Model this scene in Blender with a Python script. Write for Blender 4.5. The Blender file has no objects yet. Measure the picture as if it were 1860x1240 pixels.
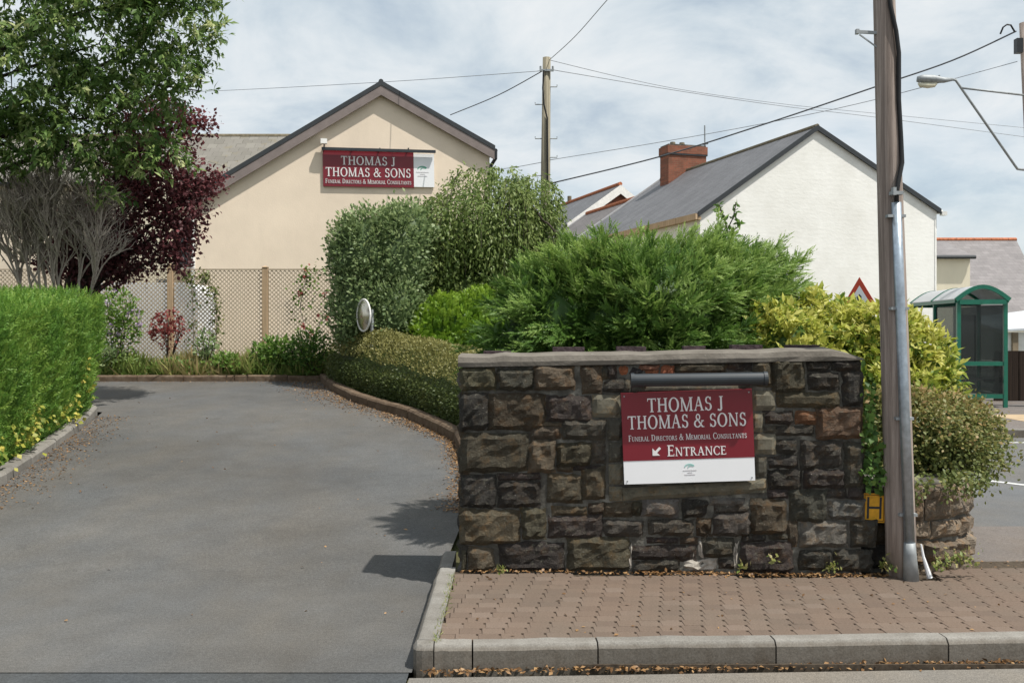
import bpy, math, random
import numpy as np
from math import sin, cos, pi, radians, sqrt, atan2

S = bpy.context.scene
COL = S.collection

# ------------------------------------------------------------------ camera, sky, sun, exposure
F = 1775.0            # focal length in pixels of the 1860 wide photograph
EYE = 1.72
HZ = 600.0
cam_d = bpy.data.cameras.new("camera")
cam = bpy.data.objects.new("camera", cam_d)
COL.objects.link(cam)
cam.location = (0, 0, EYE)
cam.rotation_euler = (radians(90), 0, 0)
cam_d.sensor_width = 36.0
cam_d.lens = 36.0 * F / 1860.0
cam_d.shift_y = -(620.0 - HZ) / 1860.0
cam_d.clip_start = 0.1
cam_d.clip_end = 6000
S.camera = cam

SUN = np.array([0.46, -0.265, 1.0]); SUN /= np.linalg.norm(SUN)
sun_el = math.asin(SUN[2]); sun_az = atan2(SUN[0], SUN[1])
ld = bpy.data.lights.new("sun", 'SUN'); ld.energy = 4.9; ld.angle = radians(0.8); ld.color = (1.0, 0.955, 0.88)
lo = bpy.data.objects.new("sun", ld); COL.objects.link(lo)
from mathutils import Vector
lo.rotation_euler = Vector((-SUN[0], -SUN[1], -SUN[2])).to_track_quat('-Z', 'Y').to_euler()
lo.location = (6, -4, 14)

W = bpy.data.worlds.new("World"); S.world = W; W.use_nodes = True
nt = W.node_tree; nt.nodes.clear()
def wn(t): return nt.nodes.new(t)
def wm(op, a, b=None):
    m = wn('ShaderNodeMath'); m.operation = op
    for i, q in enumerate((a, b)):
        if q is None: continue
        if isinstance(q, (int, float)): m.inputs[i].default_value = q
        else: nt.links.new(q, m.inputs[i])
    return m.outputs[0]
out = wn('ShaderNodeOutputWorld'); bg = wn('ShaderNodeBackground'); bg.inputs[1].default_value = 0.1
sky = wn('ShaderNodeTexSky'); sky.sky_type = 'NISHITA'; sky.sun_disc = False
sky.sun_elevation = sun_el; sky.sun_rotation = sun_az; sky.air_density = 1.2; sky.dust_density = 1.5
tc = wn('ShaderNodeTexCoord'); sx = wn('ShaderNodeSeparateXYZ'); nt.links.new(tc.outputs['Generated'], sx.inputs[0])
den = wm('ADD', wm('MAXIMUM', sx.outputs[2], 0.0), 0.30)
cx = wn('ShaderNodeCombineXYZ')
nt.links.new(wm('DIVIDE', sx.outputs[0], den), cx.inputs[0]); nt.links.new(wm('DIVIDE', sx.outputs[1], den), cx.inputs[1])
cx.inputs[2].default_value = 3.7
def wnoise(scale, detail, rough, dist=0.0, off=0.0):
    mp = wn('ShaderNodeMapping'); mp.inputs['Location'].default_value = (off, off * 0.7, 0)
    nt.links.new(cx.outputs[0], mp.inputs[0])
    n = wn('ShaderNodeTexNoise'); n.inputs['Scale'].default_value = scale; n.inputs['Detail'].default_value = detail
    n.inputs['Roughness'].default_value = rough; n.inputs['Distortion'].default_value = dist
    nt.links.new(mp.outputs[0], n.inputs['Vector']); return n.outputs[0]
def wramp(fac, stops):
    r = wn('ShaderNodeValToRGB'); el = r.color_ramp.elements
    while len(el) < len(stops): el.new(0.5)
    for e, (p, c) in zip(el, stops): e.position = p; e.color = (c[0], c[1], c[2], 1)
    nt.links.new(fac, r.inputs[0]); return r.outputs[0]
cover = wramp(wnoise(0.85, 7, 0.55, 0.4, 2.3), [(0.30, (0.72,) * 3), (0.48, (1,) * 3)])
shade = wramp(wnoise(3.0, 8, 0.58, 0.35, 4.3), [(0.31, (4.3, 5.15, 6.05)), (0.42, (5.6, 6.35, 6.95)), (0.51, (6.65, 7.2, 7.6)), (0.63, (7.6, 7.9, 8.1))])
mixs = wn('ShaderNodeMix'); mixs.data_type = 'RGBA'
bl = wn('ShaderNodeMix'); bl.data_type = 'RGBA'; bl.blend_type = 'MULTIPLY'; bl.inputs[0].default_value = 1.0
nt.links.new(sky.outputs[0], bl.inputs[6]); bl.inputs[7].default_value = (1.5, 1.5, 1.5, 1)
nt.links.new(cover, mixs.inputs[0]); nt.links.new(bl.outputs[2], mixs.inputs[6]); nt.links.new(shade, mixs.inputs[7])
nt.links.new(mixs.outputs[2], bg.inputs[0]); nt.links.new(bg.outputs[0], out.inputs[0])

S.view_settings.view_transform = 'Standard'
S.view_settings.look = 'None'
S.view_settings.gamma = 1.0
S.view_settings.use_curve_mapping = False
S.view_settings.exposure = 0.15
S.render.engine = 'CYCLES'
S.cycles.max_bounces = 6
S.cycles.transparent_max_bounces = 8

# ------------------------------------------------------------------ geometry helpers
def P(px, py, d):
    """the point of the place that the photograph shows at pixel px, py if it stands d metres off"""
    return np.array([(px - 930.0) / F * d, d, EYE - (py - HZ) / F * d])
def hit(px, py, p0, n):
    r = np.array([(px - 930.0) / F, 1.0, -(py - HZ) / F]); o = np.array([0, 0, EYE])
    return o + r * (np.dot(np.array(p0) - o, n) / np.dot(r, n))
def nrm(v):
    v = np.asarray(v, float)
    return v / np.maximum(np.linalg.norm(v, axis=-1, keepdims=True), 1e-9)
def wloc(o):
    v = np.zeros(3)
    while o is not None:
        v += np.array(o.location); o = o.parent
    return v
def tag(o, label=None, cat=None, group=None, kind=None):
    if label: o['label'] = label
    if cat: o['category'] = cat
    if group: o['group'] = group
    if kind: o['kind'] = kind
    return o
def thing(name, label, cat, loc=(0, 0, 0), group=None):
    o = bpy.data.objects.new(name, None); COL.objects.link(o)
    o.empty_display_size = 0.2
    o.location = tuple(float(q) for q in loc)
    return tag(o, label, cat, group)
def link(name, me, parent=None, loc=(0, 0, 0), rotz=0):
    o = bpy.data.objects.new(name, me); COL.objects.link(o)
    if parent is not None: o.parent = parent
    o.location = tuple(float(q) for q in loc); o.rotation_euler = (0, 0, rotz)
    return o
class MB:
    def __init__(s): s.v = []; s.f = []
    def add(s, vs, fs):
        b = len(s.v); s.v += [tuple(map(float, q)) for q in vs]; s.f += [tuple(b + i for i in f) for f in fs]; return s
    def box(s, c, d, u=None):
        u = np.eye(3) if u is None else np.array(u, float); c = np.array(c, float)
        h = np.array(d, float) / 2; vs = []
        for i in (-1, 1):
            for j in (-1, 1):
                for k in (-1, 1): vs.append(c + u[0] * i * h[0] + u[1] * j * h[1] + u[2] * k * h[2])
        return s.add(vs, [(0, 1, 3, 2), (4, 6, 7, 5), (0, 4, 5, 1), (2, 3, 7, 6), (0, 2, 6, 4), (1, 5, 7, 3)])
    def bx(s, x0, x1, y0, y1, z0, z1):
        return s.box(((x0 + x1) / 2, (y0 + y1) / 2, (z0 + z1) / 2), (x1 - x0, y1 - y0, z1 - z0))
    def bar(s, p, q, w, h, up=(0, 0, 1)):
        p = np.array(p, float); q = np.array(q, float); L = np.linalg.norm(q - p); y = (q - p) / L
        x = nrm(np.cross(y, up)); z = np.cross(x, y)
        return s.box((p + q) / 2, (w, L, h), (x, y, z))
    def tube(s, path, r, n=8, cap=True):
        path = [np.array(p, float) for p in path]; rs = r if hasattr(r, '__len__') else [r] * len(path)
        b = len(s.v); prev = None
        for i, p in enumerate(path):
            t = nrm(path[min(i + 1, len(path) - 1)] - path[max(i - 1, 0)])
            if prev is None:
                a = np.array([0, 0, 1.0]) if abs(t[2]) < 0.9 else np.array([1.0, 0, 0]); x = nrm(np.cross(a, t))
            else: x = nrm(prev - t * np.dot(prev, t))
            prev = x; y = np.cross(t, x)
            for k in range(n):
                a = 2 * pi * k / n; s.v.append(tuple(p + (x * cos(a) + y * sin(a)) * rs[i]))
        for i in range(len(path) - 1):
            for k in range(n):
                k2 = (k + 1) % n; s.f.append((b + i * n + k, b + i * n + k2, b + (i + 1) * n + k2, b + (i + 1) * n + k))
        if cap:
            s.f.append(tuple(b + k for k in range(n))[::-1]); s.f.append(tuple(b + (len(path) - 1) * n + k for k in range(n)))
        return s
    def prism(s, poly, ext):
        """poly: 3-D points of one face; ext: vector it is pushed along"""
        n = len(poly); e = np.array(ext, float); poly = [np.array(p, float) for p in poly]
        vs = poly + [p + e for p in poly]
        return s.add(vs, [tuple(range(n))[::-1], tuple(range(n, 2 * n))] + [(i, (i + 1) % n, n + (i + 1) % n, n + i) for i in range(n)])
    def obj(s, name, mat, parent=None, smooth=False, base=None, color=None):
        me = bpy.data.meshes.new(name)
        o0 = wloc(parent) if parent is not None else (np.zeros(3) if base is None else np.array(base, float))
        v = np.array(s.v, float) - o0
        if parent is not None and base is not None: v = v - (np.array(base) - o0)
        me.from_pydata(v.tolist(), [], s.f)
        import bmesh
        bm = bmesh.new(); bm.from_mesh(me); bmesh.ops.recalc_face_normals(bm, faces=bm.faces); bm.to_mesh(me); bm.free()
        if smooth:
            for p in me.polygons: p.use_smooth = True
        if mat: me.materials.append(mat)
        o = bpy.data.objects.new(name, me); COL.objects.link(o)
        if parent is not None:
            o.parent = parent
            if base is not None: o.location = tuple(np.array(base) - o0)
        elif base is not None: o.location = tuple(map(float, base))
        if color is not None: o.color = (*color, 1)
        return o
def np_mesh(name, V, T, mat, parent=None, tint=None, base=None):
    me = bpy.data.meshes.new(name); V = np.asarray(V, np.float32).copy(); T = np.asarray(T, np.int32)
    o0 = wloc(parent) if parent is not None else (np.zeros(3) if base is None else np.array(base, float))
    V -= o0.astype(np.float32)
    me.vertices.add(len(V)); me.vertices.foreach_set('co', V.ravel())
    me.loops.add(T.size); me.loops.foreach_set('vertex_index', T.ravel())
    me.polygons.add(len(T)); me.polygons.foreach_set('loop_start', np.arange(len(T), dtype=np.int32) * 3)
    me.polygons.foreach_set('loop_total', np.full(len(T), 3, np.int32))
    me.update(calc_edges=True)
    if tint is not None:
        a = me.attributes.new('tint', 'FLOAT', 'POINT'); a.data.foreach_set('value', np.asarray(tint, np.float32))
    me.materials.append(mat)
    o = bpy.data.objects.new(name, me); COL.objects.link(o)
    if parent is not None: o.parent = parent
    elif base is not None: o.location = tuple(map(float, base))
    return o

# ------------------------------------------------------------------ material helpers
class Mt:
    def __init__(s, name, rough=0.8, spec=0.3, metal=0.0):
        s.m = bpy.data.materials.new(name); s.m.use_nodes = True; s.t = s.m.node_tree
        s.b = s.t.nodes['Principled BSDF']; s.o = s.t.nodes['Material Output']
        s.b.inputs['Roughness'].default_value = rough; s.b.inputs['Specular IOR Level'].default_value = spec
        s.b.inputs['Metallic'].default_value = metal; s._c = None
    def n(s, t): return s.t.nodes.new(t)
    def l(s, a, b): s.t.links.new(a, b)
    def co(s, kind='Object'):
        if s._c is None: s._c = s.n('ShaderNodeTexCoord')
        return s._c.outputs[kind]
    def noise(s, scale, detail=4, rough=0.55, vec=None, stretch=None, dist=0.0):
        n = s.n('ShaderNodeTexNoise'); n.inputs['Scale'].default_value = scale; n.inputs['Detail'].default_value = detail
        n.inputs['Roughness'].default_value = rough; n.inputs['Distortion'].default_value = dist
        v = vec if vec is not None else s.co()
        if stretch:
            mp = s.n('ShaderNodeMapping'); mp.inputs['Scale'].default_value = stretch; s.l(v, mp.inputs[0]); v = mp.outputs[0]
        s.l(v, n.inputs['Vector']); return n.outputs[0]
    def ramp(s, fac, stops, interp='LINEAR'):
        r = s.n('ShaderNodeValToRGB'); r.color_ramp.interpolation = interp; el = r.color_ramp.elements
        while len(el) < len(stops): el.new(0.5)
        for e, (p, c) in zip(el, stops):
            e.position = p; c = (c,) * 3 if isinstance(c, (int, float)) else c; e.color = (*c, 1)
        s.l(fac, r.inputs[0]); return r.outputs[0]
    def mix(s, f, a, b, mode='MIX'):
        m = s.n('ShaderNodeMix'); m.data_type = 'RGBA'; m.blend_type = mode
        for i, q in ((0, f), (6, a), (7, b)):
            if isinstance(q, (int, float)) and i == 0: m.inputs[0].default_value = q
            elif isinstance(q, (tuple, list)): m.inputs[i].default_value = (*q, 1)
            elif isinstance(q, (int, float)): m.inputs[i].default_value = (q, q, q, 1)
            else: s.l(q, m.inputs[i])
        return m.outputs[2]
    def math(s, op, a, b=0.0):
        m = s.n('ShaderNodeMath'); m.operation = op
        for i, q in enumerate((a, b)):
            if isinstance(q, (int, float)): m.inputs[i].default_value = q
            else: s.l(q, m.inputs[i])
        return m.outputs[0]
    def col(s, c):
        if isinstance(c, (tuple, list)): s.b.inputs['Base Color'].default_value = (*c, 1)
        else: s.l(c, s.b.inputs['Base Color'])
        return s
    def bump(s, h, strength=0.5, dist=0.01):
        b = s.n('ShaderNodeBump'); b.inputs['Strength'].default_value = strength; b.inputs['Distance'].default_value = dist
        s.l(h, b.inputs['Height']); s.l(b.outputs[0], s.b.inputs['Normal']); return s
def plain(name, c, rough=0.6, spec=0.3, metal=0.0, var=0.12, scale=6.0):
    m = Mt(name, rough, spec, metal)
    lo_ = tuple(q * (1 - var) for q in c); hi_ = tuple(min(1, q * (1 + var)) for q in c)
    m.col(m.ramp(m.noise(scale, 5), [(0.3, lo_), (0.7, hi_)])); return m.m
def leafmat(name, stops, trans=0.3, rough=0.5, spec=0.35):
    m = Mt(name, rough, spec)
    a = m.n('ShaderNodeAttribute'); a.attribute_name = 'tint'
    c = m.ramp(a.outputs['Fac'], stops); m.col(c)
    tr = m.n('ShaderNodeBsdfTranslucent'); m.l(c, tr.inputs[0])
    mx = m.n('ShaderNodeMixShader'); mx.inputs[0].default_value = trans
    m.l(m.b.outputs[0], mx.inputs[1]); m.l(tr.outputs[0], mx.inputs[2]); m.l(mx.outputs[0], m.o.inputs[0])
    return m.m

# asphalt and paving
def asphalt(name, base, patch=0.18, warm=0.0):
    m = Mt(name, 0.85, 0.25)
    big = m.ramp(m.noise(0.45, 5, 0.6), [(0.3, 1 - patch), (0.7, 1 + patch * 0.8)])
    mid = m.ramp(m.noise(3.2, 6, 0.65), [(0.3, 0.9), (0.7, 1.1)])
    hue = m.ramp(m.noise(0.9, 5, 0.6, stretch=(1.0, 0.5, 1.0)), [(0.35, (0.96, 1.0, 1.05)), (0.65, (1.05, 1.0, 0.93))])
    mid = m.mix(1.0, mid, hue, 'MULTIPLY')
    fine = m.ramp(m.noise(140, 3, 0.7), [(0.3, 0.62), (0.5, 1.0), (0.72, 1.5)])
    c = m.mix(1.0, m.mix(1.0, m.mix(1.0, base, big, 'MULTIPLY'), mid, 'MULTIPLY'), fine, 'MULTIPLY')
    st = m.ramp(m.noise(1.1, 6, 0.7, stretch=(1.0, 0.35, 1.0)), [(0.56, 0.0), (0.75, 0.35)])
    c = m.mix(st, c, (base[0] * 0.72, base[1] * 0.7, base[2] * 0.68))
    c = m.mix(1.0, c, m.ramp(m.noise(42, 4, 0.75), [(0.3, 0.80), (0.5, 1.0), (0.7, 1.22)]), 'MULTIPLY')
    vo = m.n('ShaderNodeTexVoronoi'); vo.inputs['Scale'].default_value = 75; m.l(m.co(), vo.inputs['Vector'])
    c = m.mix(m.ramp(vo.outputs['Distance'], [(0.10, 0.5), (0.22, 0.0)]), c, tuple(q * 1.9 for q in base))
    oil = m.ramp(m.noise(2.3, 3, 0.5), [(0.70, 0.0), (0.76, 0.35)]); c = m.mix(oil, c, tuple(q * 0.55 for q in base))
    m.col(c)
    m.bump(m.noise(120, 3, 0.7), 0.35, 0.006); return m.m
M_drive = asphalt('driveway_asphalt', (0.098, 0.096, 0.0925), 0.24)
M_road = asphalt('road_asphalt', (0.060, 0.064, 0.067))
M_street = asphalt('street_asphalt', (0.118, 0.118, 0.118), 0.1)
M_channel = asphalt('channel_concrete', (0.17, 0.155, 0.135), 0.1)
M_foot = asphalt('footway_asphalt', (0.145, 0.128, 0.118), 0.1)
m = Mt('earth', 0.95, 0.1)
m.col(m.ramp(m.noise(2.5, 8, 0.65), [(0.3, (0.045, 0.05, 0.02)), (0.5, (0.07, 0.075, 0.03)), (0.7, (0.10, 0.08, 0.05))])); m.bump(m.noise(20, 6), 0.6, 0.04); M_earth = m.m
m = Mt('soil', 0.95, 0.1)
m.col(m.ramp(m.noise(9, 8, 0.7), [(0.3, (0.035, 0.026, 0.018)), (0.7, (0.10, 0.075, 0.05))])); m.bump(m.noise(30, 6), 0.8, 0.03); M_soil = m.m
m = Mt('joint_sand', 0.95, 0.1); m.col(m.ramp(m.noise(40, 4), [(0.3, (0.050, 0.039, 0.029)), (0.7, (0.105, 0.084, 0.063))])); M_joint = m.m
m = Mt('red_paver', 0.85, 0.25)
oi = m.n('ShaderNodeObjectInfo')
c = m.ramp(oi.outputs['Random'], [(0.0, (0.128, 0.094, 0.073)), (0.25, (0.144, 0.105, 0.080)), (0.6, (0.153, 0.112, 0.085)), (0.9, (0.161, 0.120, 0.093)), (1.0, (0.172, 0.131, 0.104))])
big = m.noise(1.6, 6, 0.6, vec=m.n('ShaderNodeNewGeometry').outputs['Position'])
c = m.mix(m.ramp(big, [(0.42, 0.0), (0.7, 0.55)]), c, (0.118, 0.100, 0.080))
st_ = m.ramp(m.noise(5.5, 6, 0.7, vec=m.n('ShaderNodeNewGeometry').outputs['Position']), [(0.62, 0.0), (0.72, 0.5)])
c = m.mix(st_, c, (0.085, 0.066, 0.050))
c = m.mix(1.0, c, m.ramp(m.noise(90, 4, 0.7), [(0.25, 0.72), (0.75, 1.28)]), 'MULTIPLY')
m.col(c); m.bump(m.noise(160, 3), 0.4, 0.003); M_paver = m.m
m = Mt('kerb_concrete', 0.85, 0.25)
oi = m.n('ShaderNodeObjectInfo')
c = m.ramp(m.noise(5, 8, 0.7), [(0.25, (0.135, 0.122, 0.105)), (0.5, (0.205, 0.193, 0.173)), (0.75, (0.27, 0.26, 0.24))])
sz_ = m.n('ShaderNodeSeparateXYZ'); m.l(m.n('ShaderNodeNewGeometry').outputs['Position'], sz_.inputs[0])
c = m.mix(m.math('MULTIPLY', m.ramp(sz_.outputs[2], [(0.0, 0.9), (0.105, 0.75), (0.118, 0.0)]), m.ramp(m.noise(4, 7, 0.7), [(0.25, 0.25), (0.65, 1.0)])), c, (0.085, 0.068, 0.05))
c = m.mix(1.0, c, m.ramp(m.noise(110, 4, 0.7), [(0.3, 0.75), (0.7, 1.25)]), 'MULTIPLY')
c = m.mix(1.0, c, m.ramp(oi.outputs['Random'], [(0, 0.85), (1, 1.1)]), 'MULTIPLY')
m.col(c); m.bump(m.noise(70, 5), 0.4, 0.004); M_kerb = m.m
m = Mt('mossy_kerb', 0.95, 0.15)
m.col(m.ramp(m.noise(6, 8, 0.7), [(0.25, (0.055, 0.038, 0.024)), (0.5, (0.125, 0.088, 0.060)), (0.75, (0.21, 0.165, 0.12))])); m.bump(m.noise(50, 5), 0.6, 0.008); M_dkerb = m.m

# stone
def stone_mat(name, bump=0.9):
    m = Mt(name, 0.9, 0.2)
    oi = m.n('ShaderNodeObjectInfo'); ge = m.n('ShaderNodeNewGeometry').outputs['Position']
    c = oi.outputs['Color']
    c = m.mix(1.0, c, m.ramp(m.noise(9, 8, 0.72, vec=ge, dist=0.6), [(0.22, 0.38), (0.45, 0.88), (0.6, 1.12), (0.8, 1.75)]), 'MULTIPLY')
    warm = m.ramp(m.noise(14, 6, 0.65, vec=ge, dist=0.4), [(0.50, 0.0), (0.68, 0.65)])
    c = m.mix(warm, c, m.mix(1.0, c, (1.55, 1.12, 0.72), 'MULTIPLY'))
    lich = m.ramp(m.noise(34, 5, 0.7, vec=ge), [(0.56, 0.0), (0.66, 0.6)])
    c = m.mix(lich, c, (0.155, 0.148, 0.115))
    sp = m.ramp(m.noise(60, 2, 0.5, vec=ge), [(0.72, 0.0), (0.76, 0.8)])
    c = m.mix(sp, c, (0.32, 0.30, 0.27))
    dk = m.ramp(m.noise(24, 6, 0.7, vec=ge, dist=0.8), [(0.30, 0.6), (0.42, 0.0)])
    c = m.mix(dk, c, m.mix(1.0, c, 0.22, 'MULTIPLY'))
    m.col(c)
    h = m.math('ADD', m.math('MULTIPLY', m.noise(13, 8, 0.7, vec=ge, dist=0.7), 1.0), m.math('MULTIPLY', m.noise(55, 6, 0.75, vec=ge), 0.7))
    m.bump(h, bump, 0.045); return m.m
M_stone = stone_mat('rubble_stone')
M_dress = stone_mat('dressed_stone', 0.25)
m = Mt('lime_mortar', 0.95, 0.1)
ge = m.n('ShaderNodeNewGeometry').outputs['Position']
c = m.ramp(m.noise(7, 8, 0.7, vec=ge), [(0.3, (0.045, 0.042, 0.037)), (0.5, (0.095, 0.090, 0.078)), (0.72, (0.25, 0.24, 0.21))])
m.col(c); m.bump(m.noise(60, 6, vec=ge), 0.8, 0.01); M_mortar = m.m
M_white_mortar = plain('splashed_mortar', (0.34, 0.31, 0.27), 0.95, 0.1, 0, 0.3, 30)
m = Mt('coping_cement', 0.9, 0.2)
c = m.ramp(m.noise(5, 8, 0.7), [(0.3, (0.105, 0.093, 0.078)), (0.55, (0.165, 0.148, 0.126)), (0.75, (0.215, 0.195, 0.168))])
c = m.mix(m.ramp(m.noise(30, 3), [(0.72, 0.0), (0.76, 0.9)]), c, (0.45, 0.44, 0.40))
m.col(c); m.bump(m.noise(45, 6), 0.5, 0.01); M_coping = m.m

# buildings
def render_mat(name, c, dirt=0.12, scale=0.7):
    m = Mt(name, 0.9, 0.15)
    ge = m.n('ShaderNodeNewGeometry').outputs['Position']
    a = m.ramp(m.noise(scale, 7, 0.65, vec=ge), [(0.3, tuple(q * (1 - dirt) for q in c)), (0.65, c)])
    st = m.ramp(m.noise(1.8, 6, 0.7, vec=ge, stretch=(1.0, 1.0, 0.22)), [(0.52, 0.0), (0.8, 0.45)])
    a = m.mix(st, a, tuple(q * 0.78 for q in c))
    hs_ = m.ramp(m.noise(5.0, 7, 0.75, vec=ge), [(0.62, 0.0), (0.75, 0.25)]); a = m.mix(hs_, a, (c[0] * .75, c[1] * .73, c[2] * .70))
    m.col(a); m.bump(m.noise(30, 6, vec=ge), 0.3, 0.01); return m.m
M_cream = render_mat('cream_render', (0.79, 0.672, 0.54))
m = Mt('white_painted_masonry', 0.85, 0.2)
ge = m.n('ShaderNodeNewGeometry').outputs['Position']
a = m.ramp(m.noise(0.6, 8, 0.7, vec=ge), [(0.28, (0.70, 0.69, 0.645)), (0.62, (0.84, 0.835, 0.80))])
a = m.mix(m.ramp(m.noise(3.0, 7, 0.75, vec=ge), [(0.66, 0.0), (0.76, 0.3)]), a, (0.52, 0.50, 0.45))
m.col(a)
wv = m.n('ShaderNodeTexWave'); wv.wave_type = 'BANDS'; wv.bands_direction = 'Z'; wv.inputs['Scale'].default_value = 2.1; wv.inputs['Distortion'].default_value = 2.5
m.l(ge, wv.inputs['Vector']); m.bump(m.math('ADD', m.math('MULTIPLY', wv.outputs['Fac'], 0.10), m.noise(7, 7, vec=ge, stretch=(1, 1, 2.2))), 0.22, 0.02); M_white = m.m
M_ivory = render_mat('ivory_render', (0.78, 0.71, 0.56), 0.06)
M_stonewall = render_mat('tan_rubble_render', (0.30, 0.24, 0.17), 0.4, 2.5)
def slate(name, c, sc=1.0):
    m = Mt(name, 0.6, 0.35)
    ge = m.n('ShaderNodeNewGeometry').outputs['Position']
    br = m.n('ShaderNodeTexBrick'); br.inputs['Scale'].default_value = 1.0 * sc
    br.inputs['Brick Width'].default_value = 0.32; br.inputs['Row Height'].default_value = 0.22; br.inputs['Mortar Size'].default_value = 0.008
    br.inputs['Color1'].default_value = (*[q * 0.88 for q in c], 1); br.inputs['Color2'].default_value = (*[q * 1.1 for q in c], 1); br.inputs['Mortar'].default_value = (*[q * 0.7 for q in c], 1)
    m.l(m.co('UV') if False else ge, br.inputs['Vector'])
    a = m.mix(1.0, br.outputs['Color'], m.ramp(m.noise(1.5, 7, 0.7, vec=ge), [(0.3, 0.82), (0.7, 1.18)]), 'MULTIPLY')
    m.col(a); m.bump(br.outputs['Fac'], 0.2, -0.01); return m.m
M_slate = slate('grey_slate', (0.125, 0.125, 0.132))
M_slate2 = slate('brown_grey_slate', (0.14, 0.125, 0.12))
M_slate3 = slate('lilac_slate', (0.20, 0.185, 0.185))
m = Mt('old_slate', 0.75, 0.25)
oi = m.n('ShaderNodeObjectInfo'); ge = m.n('ShaderNodeNewGeometry').outputs['Position']
c = m.ramp(oi.outputs['Random'], [(0, (0.165, 0.155, 0.135)), (0.6, (0.19, 0.178, 0.157)), (1, (0.215, 0.203, 0.178))])
c = m.mix(m.ramp(m.noise(3, 6, vec=ge), [(0.58, 0.0), (0.7, 0.5)]), c, (0.20, 0.165, 0.085)); m.col(c); M_oldslate = m.m
M_ridge = plain('terracotta_ridge', (0.42, 0.15, 0.075), 0.8, 0.2, 0, 0.3, 9)
M_ridge_grey = plain('weathered_ridge', (0.17, 0.145, 0.10), 0.8, 0.2, 0, 0.3, 9)
M_barge = plain('mauve_bargeboard', (0.205, 0.17, 0.16), 0.6, 0.3, 0, 0.12, 4)
M_black = plain('black_plastic', (0.018, 0.020, 0.023), 0.4, 0.4)
M_slate_edge = plain('slate_edge', (0.035, 0.04, 0.045), 0.6)
M_whitep = plain('white_paint', (0.78, 0.77, 0.74), 0.5)
M_lead = plain('lead_flashing', (0.36, 0.36, 0.37), 0.5)
M_brownp = plain('brown_frame_paint', (0.075, 0.036, 0.022), 0.5)
m = Mt('window_glass', 0.06, 0.5); m.col((0.03, 0.035, 0.04)); M_glass = m.m
m = Mt('chimney_brick', 0.9, 0.2)
ge = m.n('ShaderNodeNewGeometry').outputs['Position']
mp = m.n('ShaderNodeMapping'); mp.inputs['Rotation'].default_value = (radians(90), 0, 0); m.l(ge, mp.inputs[0])
br = m.n('ShaderNodeTexBrick'); br.inputs['Scale'].default_value = 1; br.inputs['Brick Width'].default_value = 0.225; br.inputs['Row Height'].default_value = 0.075; br.inputs['Mortar Size'].default_value = 0.006
br.inputs['Color1'].default_value = (0.29, 0.105, 0.065, 1); br.inputs['Color2'].default_value = (0.20, 0.075, 0.05, 1); br.inputs['Mortar'].default_value = (0.2, 0.14, 0.1, 1)
m.l(mp.outputs[0], br.inputs['Vector'])
m.col(m.mix(m.ramp(m.noise(4, 7, 0.7, vec=ge), [(0.45, 0.0), (0.65, 0.6)]), br.outputs['Color'], (0.13, 0.07, 0.045))); M_brick = m.m

# street furniture
def wood(name, c1, c2, c3, sc=1.0):
    m = Mt(name, 0.85, 0.2)
    g = m.noise(26 * sc, 8, 0.75, stretch=(1, 1, 0.025), dist=0.6)
    h = m.noise(2.2, 5, 0.6, stretch=(1, 1, 0.4))
    c = m.ramp(g, [(0.28, c1), (0.5, c2), (0.72, c3)])
    c = m.mix(m.ramp(h, [(0.45, 0.0), (0.75, 0.4)]), c, tuple(q * 0.65 for q in c2)); ck = m.ramp(m.noise(34 * sc, 3, 0.5, stretch=(1, 1, 0.012)), [(0.30, 0.85), (0.36, 0.0)])
    c = m.mix(ck, c, tuple(q * 0.4 for q in c1)); m.col(c); m.bump(g, 0.7, 0.012); return m.m
M_pole = wood('weathered_pole', (0.10, 0.078, 0.066), (0.29, 0.238, 0.208), (0.50, 0.43, 0.385))
M_pole2 = wood('lichened_pole', (0.10, 0.088, 0.06), (0.235, 0.21, 0.155), (0.37, 0.33, 0.25))
M_postw = wood('tan_timber', (0.32, 0.22, 0.13), (0.50, 0.36, 0.23), (0.62, 0.47, 0.32))
M_lattice = wood('lattice_timber', (0.40, 0.32, 0.23), (0.52, 0.43, 0.32), (0.62, 0.53, 0.41))
M_fence = wood('dark_creosote', (0.012, 0.009, 0.007), (0.03, 0.02, 0.015), (0.05, 0.035, 0.025))
M_galv = plain('galvanised_steel', (0.40, 0.46, 0.52), 0.38, 0.5, 0.75, 0.2, 25)
M_galv2 = plain('dull_galvanised', (0.30, 0.32, 0.33), 0.6, 0.4, 0.3, 0.2, 12)
M_cable = plain('black_cable', (0.012, 0.012, 0.013), 0.5)
M_wire = plain('overhead_wire', (0.085, 0.09, 0.10), 0.6)
M_thin_wire = plain('thin_overhead_wire', (0.30, 0.32, 0.35), 0.6)
M_charcoal = plain('charcoal_paint', (0.022, 0.028, 0.034), 0.42, 0.5, 0, 0.12, 9)
M_maroon = plain('maroon_vinyl', (0.175, 0.012, 0.022), 0.32, 0.45, 0, 0.05, 3)
M_signwhite = plain('white_sign_panel', (0.80, 0.81, 0.83), 0.4, 0.4, 0, 0.02, 3)
M_letter = plain('silver_white_lettering', (0.72, 0.70, 0.70), 0.5, 0.4, 0, 0.06, 60)
M_teal = plain('teal_print', (0.30, 0.56, 0.52), 0.5)
M_tealdark = plain('green_print', (0.10, 0.36, 0.25), 0.5)
M_faint = plain('faint_print', (0.62, 0.60, 0.62), 0.5)
M_yellow = plain('yellow_plate', (0.66, 0.33, 0.012), 0.45, 0.4, 0, 0.15, 40)
M_green = plain('green_coated_steel', (0.008, 0.135, 0.085), 0.35, 0.5, 0, 0.12, 10)
m = Mt('tinted_glazing', 0.08, 0.6); m.col((0.06, 0.07, 0.07))
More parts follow.
